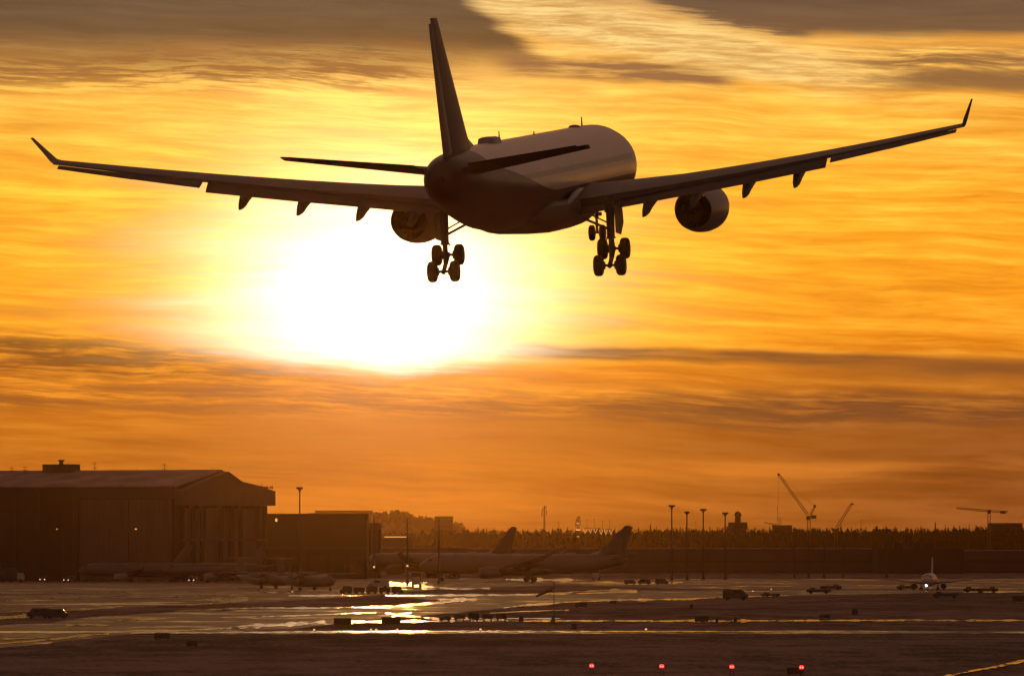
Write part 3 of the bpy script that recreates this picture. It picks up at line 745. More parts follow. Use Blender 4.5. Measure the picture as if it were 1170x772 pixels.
        dr.add([(dx_ + sx * a, gy_ + yy, zz_) for a in (0, 0.05) for yy, zz_ in ((-0.75, -1.9), (1.9, -1.7), (2.3, -3.0), (1.2, -3.75), (-0.6, -3.55))],
               [(0, 1, 2, 3, 4), (9, 8, 7, 6, 5)] + [(k, (k + 1) % 5, 5 + (k + 1) % 5, 5 + k) for k in range(5)])
        dr.build('gear_door', M['wing'], gear)
    ng = MB(); yN = 32 - 6.7; bz = z_ng
    ng.rod((0, yN + 0.35, -2.3), (0, yN, bz + 0.95), 0.15, 0.14, 12); ng.rod((0, yN, bz + 1.0), (0, yN, bz), 0.09, 0.09, 10)
    ng.rod((0, yN + 0.1, bz + 1.1), (0, yN + 1.6, -2.5), 0.06); ng.rod((-0.5, yN, bz), (0.5, yN, bz), 0.07, 0.07, 10)
    ng.rod((0, yN - 0.12, bz + 0.95), (0, yN - 0.4, bz + 0.5), 0.04); ng.rod((0, yN - 0.4, bz + 0.5), (0, yN - 0.1, bz + 0.12), 0.04)
    for q in (-1, 1): ng.rod((0.26 * q, yN + 0.05, bz + 1.15), (0.26 * q, yN - 0.02, bz + 1.35), 0.11, 0.11, 10)
    ngo = ng.build('nose_gear', M['gear'], root)
    for q in (-1, 1): wheel(ngo, (0.36 * q, yN, bz), 0.53, 0.36)
    for q in (-1, 1):
        d = MB(); d.box(0.62 * q - 0.02, 0.62 * q + 0.02, yN - 0.3, yN + 1.3, -3.15, -2.55); d.build('gear_door', M['wing'], ngo)
    return root

YAW, PITCH, ROLL = R(10.68), R(4.55), R(-1.80)
AIR = make_airliner(True, True, paint='two_tone')
Rz = Matrix(((cos(YAW), sin(YAW), 0), (-sin(YAW), cos(YAW), 0), (0, 0, 1)))
Rx = Matrix(((1, 0, 0), (0, cos(PITCH), -sin(PITCH)), (0, sin(PITCH), cos(PITCH))))
Ry = Matrix(((cos(ROLL), 0, sin(ROLL)), (0, 1, 0), (-sin(ROLL), 0, cos(ROLL))))
Q = (Rz @ Rx @ Ry)
AIR.rotation_euler = Q.to_euler()
AIR.location = Vector((0.839, 546.77, 23.0 + CAMH))
tag(AIR, 'large twin-engine airliner coming in to land with wheels and flaps down, filling the sky', 'airliner')

# ================================================================ far hill, forest
def hill(name, pts, d, depth, m):
    """pts: (u, v) skyline seen at distance d"""
    mb = MB(); top = []; rows = 7
    n = len(pts)
    for j in range(rows + 1):
        a = j / rows
        for i, (u, v) in enumerate(pts):
            x, _ = px_at(u, d); h = px_z(v, d)
            w = sin(pi * 0.5 * min(1.0, a * 2)) if a < 0.5 else cos(pi * 0.5 * (a - 0.5) * 2)
            mb.v.append((x + (a - 0.5) * 8, d - depth / 2 + depth * a, max(0.0, h * max(0.0, w)) - 0.02 + (mnoise.noise(Vector((x / 20, a * 6, 2))) * 1.2 if 0 < a < 1 else 0)))
    for j in range(rows):
        for i in range(n - 1): mb.f.append((j * n + i, j * n + i + 1, (j + 1) * n + i + 1, (j + 1) * n + i))
    o = mb.build(name, m); o['kind'] = 'structure'; return o
M['hill'] = mat('far_hill_soil', (0.07, 0.065, 0.05), 0.95, var=0.3, scale=0.02, spec=0.1)
M['bark'] = mat('bark', (0.07, 0.055, 0.045), 0.9)
M['needles'] = mat('spruce_needles', (0.018, 0.020, 0.013), 1.0, var=0.35, scale=0.3, spec=0.0)
M['twigs'] = mat('bare_birch_twigs', (0.06, 0.048, 0.04), 0.9, var=0.3, scale=0.3, spec=0.1)
hill('hill', [(250, 616), (300, 597), (345, 586), (380, 583.5), (430, 584.5), (470, 589), (495, 595), (515, 603), (560, 612), (700, 615.5)], 7200, 900, M['hill'])

def conifer(mb, x, y, z, h, r, rng, tiers=9, seg=7, leafy=True):
    """ragged spruce: drooping tiers of separate branch fans"""
    zc = z + h * 0.06
    for t in range(tiers):
        a = t / tiers; rr = r * (1 - a) ** 0.85 * rng.uniform(0.75, 1.15); z1 = zc + (h * 0.94) * a; z0 = z1 - h * 0.055 * (1 + rng.random())
        zt = z1 + (h * 0.94) / tiers * 1.25
        b = len(mb.v); off = rng.random() * 6.28; jx = rng.uniform(-.1, .1) * r
        mb.v.append((x + jx, y, min(zt, z + h)))
        for k in range(seg):
            q = off + 2 * pi * k / seg; w = rr * rng.uniform(0.55, 1.15)
            mb.v.append((x + jx + w * cos(q), y + w * sin(q), z0 + rng.uniform(-.03, .03) * h))
            q2 = q + pi / seg; mb.v.append((x + jx + w * 0.42 * cos(q2), y + w * 0.42 * sin(q2), z0 + (zt - z0) * 0.35))
        m_ = 2 * seg
        for k in range(m_): mb.f.append((b, b + 1 + k, b + 1 + (k + 1) % m_))
def birch(mb, x, y, z, h, r, rng, blobs=26):
    for k in range(blobs):
        q = rng.random() * 6.28; a = rng.random(); rr = r * sin(pi * (0.15 + 0.8 * a)) * sqrt(rng.random())
        cx, cy, cz = x + rr * cos(q), y + rr * sin(q), z + h * (0.30 + 0.68 * a); s = r * rng.uniform(0.16, 0.34)
        b = len(mb.v)
        for _ in range(4): mb.v.append((cx + rng.uniform(-s, s), cy + rng.uniform(-s, s), cz + rng.uniform(-s, s) * 1.3))
        mb.f += [(b, b + 1, b + 2), (b, b + 2, b + 3), (b, b + 1, b + 3)]
def skyline(u):        # row of the forest's top in the photo
    base = 604.5
    if u < 560: base = 607.5 - (u - 430) / 130 * 3
    elif u < 760: base = 604.6
    else: base = 602.8
    return base + 2.2 * mnoise.noise(Vector((u / 40.0, 0, 0))) + 1.8 * mnoise.noise(Vector((u / 9.0, 5, 0)))
rng = random.Random(11)
fm = MB(); D0 = 4900
for row, (dd, dh) in enumerate(((0, 1.2), (8, 0.9), (16, 0.5), (25, 0.3), (36, 0.1), (48, 0.0), (62, 0.0), (80, 0.2))):
    d = D0 + dd; x = px_at(300, d)[0]
    while x < px_at(1330, d)[0]:
        u = 585 + x / d * FPX; top = px_z(skyline(u), d) - dh + rng.uniform(-1.9, 1.0)
        if rng.random() < 0.42: birch(fm, x, d + rng.uniform(-4, 4), 0, top * 0.98, top * 0.17, rng, 30)
        else: conifer(fm, x, d + rng.uniform(-4, 4), -0.5, top, top * rng.uniform(0.17, 0.26), rng, 7, 6)
        x += rng.uniform(1.0, 2.2)
fo = fm.build('forest', M['needles'], smooth=False); tag(fo, kind='stuff')
# undergrowth band so the mass closes low down
# far wood on the hill
fm = MB()
def hv(u): return 585.5 + (0 if u < 455 else (u - 455) * (0.13 if u < 500 else 0.16)) - (3.0 * math.exp(-((u - 445) / 10) ** 2)) - (3.5 * math.exp(-((u - 461) / 8) ** 2)) - 2.5 * math.exp(-((u - 376) / 4) ** 2) + (max(0, 350 - u) * 0.1)
for k in range(520):
    u = rng.uniform(335, 530); d = 7000 + rng.uniform(-60, 60); v = hv(u) + rng.uniform(0, 12) * rng.random()
    x = px_at(u, d)[0]; h = rng.uniform(9, 15); zt = px_z(v, d)
    if rng.random() < 0.6: birch(fm, x, d, zt - h, h, h * 0.3, rng, 22)
    else: conifer(fm, x, d, zt - h, h, h * 0.17, rng, 6)
tag(fm.build('hill_woods', M['twigs'], smooth=False), kind='stuff')

# spruces that stand out above the mass
SPR = []
def make_spruce(seed, h, leaf='needles', kind='c'):
    rg = random.Random(seed); root = empty('spruce_tree' if kind == 'c' else 'birch_tree', (0, 0, 0))
    t = MB(); t.rod((0, 0, -0.3), (0, 0, h * 0.97), h * 0.014, h * 0.003, 7)
    if kind == 'c':
        for k in range(14):
            a = 0.15 + 0.8 * k / 14; q = rg.random() * 6.28; t.rod((0, 0, h * a), (h * 0.12 * (1 - a) * cos(q), h * 0.12 * (1 - a) * sin(q), h * (a - 0.02)), h * 0.003, n=4)
    t.build('trunk', M['bark'], root)
    c = MB()
    if kind == 'c': conifer(c, 0, 0, h * 0.04, h * 0.98, h * 0.19, rg, 16, 9)
    else: birch(c, 0, 0, 0, h, h * 0.2, rg, 120)
    c.build('crown', M[leaf], root, smooth=False)
    return root
protos = [(make_spruce(k, 20.0), 20.0) for k in range(3)]
first = [True] * 3
SP_PX = [(546, 601.5), (556, 603), (566, 602.5), (581, 602), (597, 603.5), (612, 603), (640, 602.5), (648, 601.6), (673, 601), (681, 603), (703, 602.2), (719, 602.6), (730, 601.8), (743, 597.5), (750, 600), (763, 601.5), (777, 601.0), (790, 602.4), (811, 600.8), (820, 601.6), (848, 602), (862, 601.6), (879, 600.4), (893, 601), (908, 601.4), (931, 602.2), (948, 601.8), (961, 598.6), (973, 601.8), (989, 601.4), (1011, 600.2), (1022, 600.4), (1036, 601.6), (1052, 599.6), (1069, 595.6), (1080, 598.6), (1090, 599.2), (1096, 599.8), (1107, 598.2), (1115, 598.8), (1129, 599.4), (1151, 596.2), (1162, 600.4), (620, 604), (517, 606), (532, 604.5)]
for i, (u, v) in enumerate(SP_PX):
    k = i % 3; pr, hh = protos[k]
    o = pr if first[k] else copy_tree(pr); first[k] = False
    d = D0 - 14 - (i % 5) * 3; x, y = px_at(u, d); h = px_z(v, d); sc = h / hh
    o.location = (x, y, 0); o.scale = (sc * 1.0, sc * 1.0, sc); o.rotation_euler = (0, 0, i * 1.3)
    tag(o, 'dark pointed spruce rising a little above the hazy forest edge on the horizon', 'tree', 'spruces standing out along the forest edge')
# lone trees in front of the wood
for i, (u, v, d, kk, lab) in enumerate(((645, 612.5, 4300, 'c', 'dark broad-based spruce alone in front of the forest, between the two parked jets\' tail fins'),
                                  (495, 604.5, 4400, 'b', 'loose round-crowned tree above the front parked jet\'s forward cabin'))):
    x, y = px_at(u, d); h = px_z(v, d); o = make_spruce(40 + i, h, 'needles' if kk == 'c' else 'twigs', kk)
    o.location = (x, y, 0)
    if kk == 'c': o.scale = (1.9, 1.9, 1)
    tag(o, lab, 'tree')

# ================================================================ big hangar
M['finp2'] = M['greyfin']
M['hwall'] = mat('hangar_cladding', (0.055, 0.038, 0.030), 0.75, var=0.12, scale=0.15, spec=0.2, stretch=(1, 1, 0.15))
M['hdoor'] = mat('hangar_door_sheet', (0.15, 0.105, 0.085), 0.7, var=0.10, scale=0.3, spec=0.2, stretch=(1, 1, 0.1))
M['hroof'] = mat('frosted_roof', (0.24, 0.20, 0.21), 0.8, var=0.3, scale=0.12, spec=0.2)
M['hcolumn'] = mat('hangar_column', (0.05, 0.04, 0.035), 0.8)
M['fascia'] = mat('fascia_panel', (0.12, 0.09, 0.075), 0.65, var=0.1, scale=0.3, spec=0.25)
M['concrete'] = mat('wall_concrete', (0.09, 0.065, 0.055), 0.85, var=0.15, scale=0.1)
M['brick'] = mat('dark_wall', (0.042, 0.029, 0.023), 0.85, var=0.15, scale=0.1)
HD = 2440.0
hx, hy = px_at(200, HD)
TH = R(60)                                      # turn of the gable end away from us
hang = empty('aircraft_hangar', (hx, hy, 0), rz=R(30) * -1 + R(0))
# local frame: +x along gable end (to the right and away), -y ... build with explicit vectors
hang.rotation_euler = (0, 0, 0)
gv = Vector((cos(TH), sin(TH), 0)); lv = Vector((-cos(R(28)), sin(R(28)) * 1.0, 0)).normalized()
lv = Vector((-sin(TH), cos(TH), 0))
def hp(a, b, z, n=0.0):
    """a metres along the gable end, b metres along the long side, n metres outwards"""
    return tuple(gv * a + lv * b + Vector((0, 0, z)) + (gv * 0))
def hquadbox(mb, a0, a1, b0, b1, z0, z1):
    vs = [hp(a, b, z) for z in (z0, z1) for b in (b0, b1) for a in (a0, a1)]
    mb.add(vs, [(0, 2, 3, 1), (4, 5, 7, 6), (0, 1, 5, 4), (2, 6, 7, 3), (0, 4, 6, 2), (1, 3, 7, 5)])
GW, LL = 48.5, 96.0
zE = px_z(556, HD); zR = px_z(538.5, HD + 24); zK = px_z(552, HD + 28)
w = MB()
prof = [(0, 0), (0, zE), (GW * 0.5, zR), (GW * 0.66, zR - 3.0), (GW, zE - 0.2), (GW, 0)]
w.loft([[hp(a, 0, z) for a, z in prof], [hp(a, LL, z) for a, z in prof]])
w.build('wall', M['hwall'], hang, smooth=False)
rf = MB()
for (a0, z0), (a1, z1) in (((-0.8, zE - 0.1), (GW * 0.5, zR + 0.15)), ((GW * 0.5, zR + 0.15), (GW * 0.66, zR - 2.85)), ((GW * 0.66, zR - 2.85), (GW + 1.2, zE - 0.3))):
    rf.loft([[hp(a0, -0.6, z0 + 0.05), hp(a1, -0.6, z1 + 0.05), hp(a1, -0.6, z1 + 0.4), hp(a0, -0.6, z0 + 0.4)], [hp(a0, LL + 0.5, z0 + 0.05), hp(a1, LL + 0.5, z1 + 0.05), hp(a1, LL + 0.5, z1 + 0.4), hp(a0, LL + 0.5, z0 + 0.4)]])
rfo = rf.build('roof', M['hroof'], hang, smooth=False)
# canopy fascia across the gable end
fa = MB(); hquadbox(fa, -0.3, GW + 1.5, -3.0, -0.02, zE - 5.2, zE - 1.0); fa.build('canopy', M['fascia'], hang, smooth=False)
gb = MB(); gp = [(-0.3, zE - 0.98), (GW * 0.5, zR - 0.02), (GW * 0.66, zR - 2.98), (GW + 1.5, zE - 0.98)]
gb.loft([[hp(a, -3.0, z) for a, z in gp], [hp(a, -0.61, z) for a, z in gp]]); gb.build('gable_panel', M['fascia'], hang, smooth=False)
# gable end: pillars and door leaves
for k, (a, wd) in enumerate(((2, 1.2), (7.5, 1.6), (12.5, 1.4), (22.5, 1.6), (28, 2.2), (33.5, 1.2), (43.5, 1.4), (47, 1.2))):
    pm = MB(); hquadbox(pm, a, a + wd, -1.3, -0.03, 0, zE - 5.25); pm.build('pillar', M['hcolumn'], hang, smooth=False)
for k in range(7):
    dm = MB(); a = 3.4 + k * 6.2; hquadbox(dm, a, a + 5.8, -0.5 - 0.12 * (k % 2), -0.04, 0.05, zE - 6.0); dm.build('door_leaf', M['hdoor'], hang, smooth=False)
rail = MB(); hquadbox(rail, 2, GW - 1, -1.36, -1.31, 11.6, 12.2); rail.build('guard_rail', M['fascia'], hang, smooth=False)
# long side (faces us): header, recessed door panels
hd = MB(); hquadbox(hd, -0.9, -0.02, 0.1, 33.5, zE - 3.4, zE - 0.4); hd.build('door_header', M['hcolumn'], hang, smooth=False)
for k, (b0, b1) in enumerate(((1.0, 15.2), (15.6, 32.2))):
    dm = MB(); hquadbox(dm, -0.5, -0.03, b0, b1, 0.05, zE - 3.6)
    for q in range(9):
        bb = b0 + (b1 - b0) * (q + 0.5) / 9; hquadbox(dm, -0.62, -0.51, bb - 0.12, bb + 0.12, 0.05, zE - 3.6)
    dm.build('door_leaf', M['hdoor'], hang, smooth=False)
dm = MB(); hquadbox(dm, -0.95, -0.03, 32.4, 34.4, 0, zE - 0.5); dm.build('pillar', M['hcolumn'], hang, smooth=False)
wd_ = MB()
for q in range(6): hquadbox(wd_, -0.14, -0.03, 38 + q * 8, 38.5 + q * 8, 0.1, zE - 1.2)
wd_.build('cladding_rib', M['hcolumn'], hang, smooth=False)
lb = MB(); hquadbox(lb, -0.35, -0.03, 35, LL - 1, 8.4, 9.2); lb.build('guard_rail', M['brick'], hang, smooth=False)
# rooftop plant room with chimney
pr = MB(); bq = (200 - 34) / 4.0 / sin(TH) ; z0_ = zR - 0.3
hquadbox(pr, GW * 0.42, GW * 0.42 + 6, bq - 4.6 + 6, bq + 4.6 + 6, z0_ - 1.4, z0_ + 2.6)
pro = pr.build('plant_room', M['brick'], rfo, smooth=False)
ch = MB(); c0 = Vector(hp(GW * 0.42 + 3, bq + 6, z0_ + 2.6)); ch.rod(c0, c0 + Vector((0, 0, 0.9)), 0.6, 0.6, 12); ch.rod(c0 + Vector((0, 0, 0.9)), c0 + Vector((0, 0, 1.3)), 1.0, 0.9, 12); ch.build('chimney', M['steel'], rfo)
for uu, hh, aa in ((17, 1.9, 0.42), (1, 1.8, 0.42), (100, 3.2, 0.5), (183, 2.6, 0.5), (150, 0.9, 0.5), (240, 1.0, 0.5)):
    b_ = (200 - uu + 4.0 * GW * aa * cos(TH)) / 4.0 / sin(TH) ; am = MB(); c0 = Vector(hp(GW * aa, b_, zR - 0.5)); am.rod(c0, c0 + Vector((0, 0, hh + 0.5)), 0.09, 0.05)
    if hh > 1.5 and hh < 5:
        for zz_ in (0.45, 0.8): am.rod(c0 + Vector((-0.8, 0, (hh + .5) * zz_)), c0 + Vector((0.8, 0, (hh + .5) * zz_)), 0.06)
    am.build('roof_mast', M['steel'], rfo)
# lattice with floodlights on the right corner
lt = MB(); c0 = Vector(hp(GW + 0.2, -1.5, zE - 1.0))
for q in (-2.4, -1.2, 0, 0.9):
    lt.rod(c0 + Vector((q, 0, 0)), c0 + Vector((q, 0, 1.2)), 0.07)
lt.rod(c0 + Vector((-2.6, 0, 0.9)), c0 + Vector((1.3, 0, 0.9)), 0.08); lt.rod(c0 + Vector((-2.0, 0, 0)), c0 + Vector((-2.0, 0, 2.3)), 0.08)
for q in (-1.1, -0.4, 0.5, 1.0): lt.box(c0.x + q - 0.2, c0.x + q + 0.2, c0.y - 0.2, c0.y + 0.2, c0.z + 0.95, c0.z + 1.45)
lt.build('floodlight_frame', M['steel'], hang)
for (a, b, z) in ((-0.6, 12.8, px_z(604, HD)), (-0.2, 40, px_z(604, HD))):
    lm = MB(); c0 = Vector(hp(a - 0.1, b, z)); lm.box(c0.x - 0.25, c0.x + 0.25, c0.y - 0.3, c0.y - 0.05, c0.z - 0.15, c0.z + 0.15); lm.build('wall_lamp', M['amber' if b < 20 else 'ambersoft'], hang, smooth=False)
tag(hang, 'huge dark aircraft hangar with frosted low roof and gabled canopy end at the left', 'hangar')

# ================================================================ buildings behind
def block(name, u0, u1, v, d, depth, m, label, cat, roofm='hroof', details=None, zb=0.0):
    x0, _ = px_at(u0, d); x1, _ = px_at(u1, d); h = px_z(v, d)
    root = empty(name, ((x0 + x1) / 2, d, 0)); W2 = (x1 - x0) / 2
    w = MB(); w.box(-W2, W2, 0, depth, 0, h - 0.3); w.build('wall', M[m], root, smooth=False)
    r = MB(); r.box(-W2 - 0.25, W2 + 0.25, -0.25, depth + 0.25, h - 0.298, h); r.build('roof', M[roofm], root, smooth=False)
    tag(root, label, cat)
    return root, W2, h
b1, W2, h = block('maintenance_building', 299, 419, 586.5, 2620, 40, 'brick', 'dark flat-roofed block right of the big hangar', 'building', 'brick')
lm = MB(); lm.box(-W2 + 4.2, -W2 + 4.8, -0.35, -0.05, h - 2.4, h - 1.5); lm.build('wall_lamp', M['amber'], b1, smooth=False)
for k in range(5): q = MB(); q.box(-W2 + 3 + k * 6, -W2 + 7.6 + k * 6, -0.12, -0.03, 1, 7); q.build('door', M['hcolumn'], b1, smooth=False)
q = MB(); q.box(-W2, W2, -0.2, -0.03, 9.2, 9.9); q.build('canopy', M['hcolumn'], b1, smooth=False)
b2, W2, h = block('annex_building', 418, 435, 597.5, 2700, 24, 'concrete', 'narrow pale annex block at the dark maintenance block\'s right edge', 'building', 'concrete')
for k in range(3): q = MB(); q.box(-W2 + 0.8 + k * 1.5, -W2 + 1.5 + k * 1.5, -0.1, -0.03, 3, h - 2); q.build('window', M['glassd'], b2, smooth=False)
b3, W2, h = block('hilltop_block', 496.5, 517.5, 589.5, 6400, 30, 'brick', 'hazy flat slab building at the right foot of the wooded hill', 'building', 'concrete')
for k in range(4): q = MB(); q.box(-W2 + 1, W2 - 1, -0.15, -0.03, h - 3.2 - k * 3.4, h - 1.8 - k * 3.4); q.build('window_band', M['hcolumn'], b3, smooth=False)
b4, W2, h = block('long_shed', 360, 425, 582.8, 6600, 40, 'concrete', 'long hazy low-roofed building on the hill behind the maintenance block', 'building', 'brick')
q = MB(); q.box(-W2 + 1, W2 - 1, -0.15, -0.03, h - 3, h - 1.6); q.build('window_band', M['glassd'], b4, smooth=False)
# long terminal and freight sheds across the right half
D3 = 3050
t1, W2, h = block('freight_terminal', 536, 1002, 626.0, D3, 60, 'concrete', 'very long low terminal wall with horizontal bands below the forest, mid photo', 'terminal', 'hroof')
for (z0, z1) in ((h - 5.0, h - 4.3), (h - 9.0, h - 8.4)):
    q = MB(); q.box(-W2 + 1, W2 - 1, -0.2, -0.03, max(0.3, z0), max(0.6, z1)); q.build('window_band', M['hcolumn'], t1, smooth=False)
rngt = random.Random(5)
for k in range(24):
    q = MB(); xx = -W2 + 4 + k * (2 * W2 - 8) / 24; q.box(xx, xx + 3.2, -0.26, -0.21, 0.1, 3.4); q.build('loading_door', M['concrete'], t1, smooth=False)
t2, W2, h = block('cargo_hall', 1002, 1101, 626.0, D3 - 40, 60, 'brick', 'dark cargo hall with rooftop boxes behind the taxiing jet', 'building', 'brick')
for (a, b, c) in ((-0.60, -0.40, 1.4), (-0.18, 0.0, 1.3), (0.06, 0.30, 1.6), (-0.84, -0.76, 1.2)):
    q = MB(); q.box(W2 * a, W2 * b, 3, 8, h + 0.002, h + c * 1.2); q.build('roof_unit', M['brick'], t2, smooth=False)
t3, W2, h = block('warehouse', 1101, 1300, 628.0, D3 + 30, 50, 'concrete', 'long banded warehouse at the far right behind the apron', 'building', 'hroof')
for (z0, z1) in ((h - 4.4, h - 3.6), (h - 8.0, h - 7.6)):
    q = MB(); q.box(-W2 + 1, W2 - 1, -0.2, -0.03, z0, z1); q.build('window_band', M['hcolumn'], t3, smooth=False)
t4, W2, h = block('low_shed', 430, 536, 625.0, D3 + 200, 40, 'concrete', 'low pale shed seen over the second parked jet\'s cabin roof', 'building', 'hroof')
q = MB(); q.box(-W2 + 1, W2 - 1, -0.2, -0.03, h - 3.4, h - 2.6); q.build('window_band', M['hcolumn'], t4, smooth=False)
t5, W2, h = block('rooftop_office', 1132, 1168, 597.2, 5150, 30, 'brick', 'flat dark building just over the treetops beneath the hammerhead crane', 'building', 'brick')
q = MB(); q.box(-W2 + 1, W2 - 1, -0.15, -0.03, h - 2.6, h - 1.6); q.build('window_band', M['glassd'], t5, smooth=False)
t6, W2, h = block('rooftop_office', 884, 905, 599.6, 5150, 30, 'brick', 'small dark flat-roofed building among treetops left of the tall luffing crane', 'building', 'brick')
q = MB(); q.box(-W2 + 1, W2 - 1, -0.15, -0.03, h - 2.6, h - 1.6); q.build('window_band', M['glassd'], t6, smooth=False)
# small glinting roof edges behind the parked jets: a glazed walkway
gw, W2, h = block('glazed_walkway', 438, 472, 612.0, 3600, 10, 'concrete', 'low walkway with a glinting pale roof edge between maintenance block and forest', 'walkway', 'hroof')
q = MB(); q.box(-W2 + 0.5, W2 * 0.55, -0.3, -0.03, h - 0.55, h - 0.25); q.build('glint_edge', M['amber'], gw, smooth=False)  # emission stands in for the glint along the roof edge

# ================================================================ radar tower building
rx, ry = px_at(843, 5150)
rt = empty('radar_tower', (rx, ry, 0)); k_ = 5150 / FPX
base_z = px_z(600, 5150)
m_ = MB(); m_.lathe_z([(0, 5.2), (base_z - 2.0, 5.2), (base_z - 1.6, 5.6), (base_z, 6.2), (base_z + 0.1, 3.4)], n=24); m_.build('tower_shaft', M['brick'], rt)
m_ = MB(); m_.lathe_z([(px_z(600, 5150), 5.7), (px_z(596.5, 5150), 5.9), (px_z(596.2, 5150), 3.5)], n=24); m_.build('viewing_deck', M['brick'], rt)
m_ = MB(); m_.lathe_z([(px_z(597, 5150), 1.9), (px_z(592, 5150), 1.8), (px_z(591, 5150), 1.9)], n=16); m_.build('pedestal', M['brick'], rt)
zc = px_z(587.8, 5150); m_ = MB(); m_.lathe_z([(-2.1, 0.05)] + [(2.1 * sin(a), 2.1 * cos(a)) for a in [(-pi / 2 + pi * j / 12) for j in range(1, 12)]] + [(2.1, 0.05)], (0, 0, zc), 20); m_.build('radome', M['brick'], rt)
m_ = MB(); m_.rod((0, 0, zc + 2), (0, 0, zc + 3.2), 0.08); m_.build('lightning_rod', M['steel'], rt)
tag(rt, 'radar tower with a ball-shaped dome above the treetops', 'tower')

# ================================================================ masts
def light_mast(u, v, d, w, label, group=None, heads=4, lit=None, vbase=None):
    x, y = px_at(u, d); h = px_z(v, d); root = empty('light_mast', (x, y, 0))
    p = MB(); p.rod((0, 0, 0), (0, 0, h), 0.30, 0.17, 8); p.rod((0, 0, 0), (0, 0, 0.6), 0.55, 0.5, 8); p.build('pole', M['steel'], root)
    if w > 0:
        c = MB(); c.rod((-w, 0, h - 0.25), (w, 0, h - 0.25), 0.13); c.rod((-w * 0.5, 0, h - 0.3), (0, 0, h - 1.3), 0.09); c.rod((w * 0.5, 0, h - 0.3), (0, 0, h - 1.3), 0.09); c.build('crossarm', M['steel'], root)
        for k in range(heads):
            q = MB(); xx = -w + 2 * w * (k + 0.5) / heads; q.obox((xx, -0.25, h - 0.05), (0.62, 0.4, 0.42), Matrix.Rotation(R(25), 3, 'X')); q.build('floodlight', M['lamp_off'], root, smooth=False)
    if lit:
        q = MB(); q.box(-0.25, 0.25, -0.62, -0.32, px_z(lit, d) - 0.25, px_z(lit, d) + 0.25); q.build('lamp', M['amber'], root, smooth=False)
    return tag(root, label, 'light mast', group)
light_mast(342.5, 557, 2350, 0.85, 'tall floodlight mast with a T head in front of the dark maintenance block', 'floodlight masts on the apron', 3)
light_mast(427.5, 592, 2330, 0, 'thin dark mast by the narrow annex block, leftmost of three plain poles', 'thin masts by the parked jets', lit=647.3)
light_mast(465.5, 592, 2330, 0, 'thin dark mast over the parked jets\' noses, middle of three plain poles', 'thin masts by the parked jets', lit=646)
light_mast(501.5, 591.5, 2330, 0.0, 'thin dark mast crossing the front jet\'s cabin, rightmost of three plain poles', 'thin masts by the parked jets')
for u, v, l in ((767.5, 577.4, 'tallest floodlight mast, leftmost of the four with T heads'), (784.8, 584.8, 'shortest and thinnest of the four T-headed floodlight masts, second from left'), (803.5, 581.8, 'third floodlight mast from the left in the row of four'), (828.5, 585.8, 'rightmost of four T-headed floodlight masts, just left of the radar tower')):
    light_mast(u, v, 2520 if u < 790 else 2560, 0.85 if u != 784.8 else 0.6, l, 'floodlight masts on the apron', 4)
for u, v, l in ((907.5, 603, 'dim plain pole below the luffing crane\'s jib, left of its tower'), (923.5, 606, 'dim plain pole right under the tall luffing crane\'s tower'), (941.5, 607, 'dim plain pole between the two luffing cranes'), (963.5, 607.5, 'dim plain pole right of the shorter luffing crane\'s foot'), (1013, 601, 'dim plain pole above the dark cargo hall\'s left rooftop boxes')):
    light_mast(u, v, 2700, 0, l, 'plain poles on the right apron')
# lattice radio masts over the trees
def lattice_mast(u, v, d, label, panels=True, hw=0.55):
    x, y = px_at(u, d); h = px_z(v, d); root = empty('radio_mast', (x, y, 0)); z0 = px_z(607, d) - 3
    m = MB()
    for sx in (-1, 1):
        for sy in (-1, 1): m.rod((sx * hw, sy * hw, 0), (sx * hw * 0.35, sy * hw * 0.35, h), 0.20, 0.14, 5)
    N = 22
    for k in range(N):
        a, b = k / N, (k + 1) / N; wa, wb = hw * (1 - 0.65 * a), hw * (1 - 0.65 * b); s = 1 if k % 2 else -1
        m.rod((-wa * s, -wa, h * a), (wb * s, -wb, h * b), 0.06, n=4); m.rod((wa * s, wa, h * a), (-wb * s, wb, h * b), 0.06, n=4)
    m.build('lattice', M['steel'], root)
    if panels:
        for k, (dx, zz, L) in enumerate(((-1.3, h - 5.6, 2.8), (1.1, h - 4.6, 2.4), (-1.0, h - 3.0, 1.8), (0.9, h - 1.6, 1.6))):
            q = MB(); q.box(dx - 0.18, dx + 0.18, -0.3, 0.1, zz, zz + L); q.box(min(dx, 0), max(dx, 0), -0.07, 0.07, zz + L / 2 - 0.08, zz + L / 2 + 0.08); q.build('panel_antenna', M['lamp_off'], root, smooth=False)
    return tag(root, label, 'radio mast')
lattice_mast(622, 577.5, 4500, 'lattice radio mast with side antennas rising over the trees, mid photo')
m = lattice_mast(660.5, 589.5, 4500, 'stubby lattice mast with pale lit spots left of the V-shaped glints', True, 1.1)
for k, (v, w) in enumerate(((597.6, 1.3), (605, 1.9), (612.6, 1.0))):
    q = MB(); z = px_z(v, 4500); q.box(-w * 0.6, w * 0.6, -1.5, -1.3, z - 0.28, z + 0.28); q.build('lamp', M['ambersoft' if k != 1 else 'amber'], m, smooth=False)
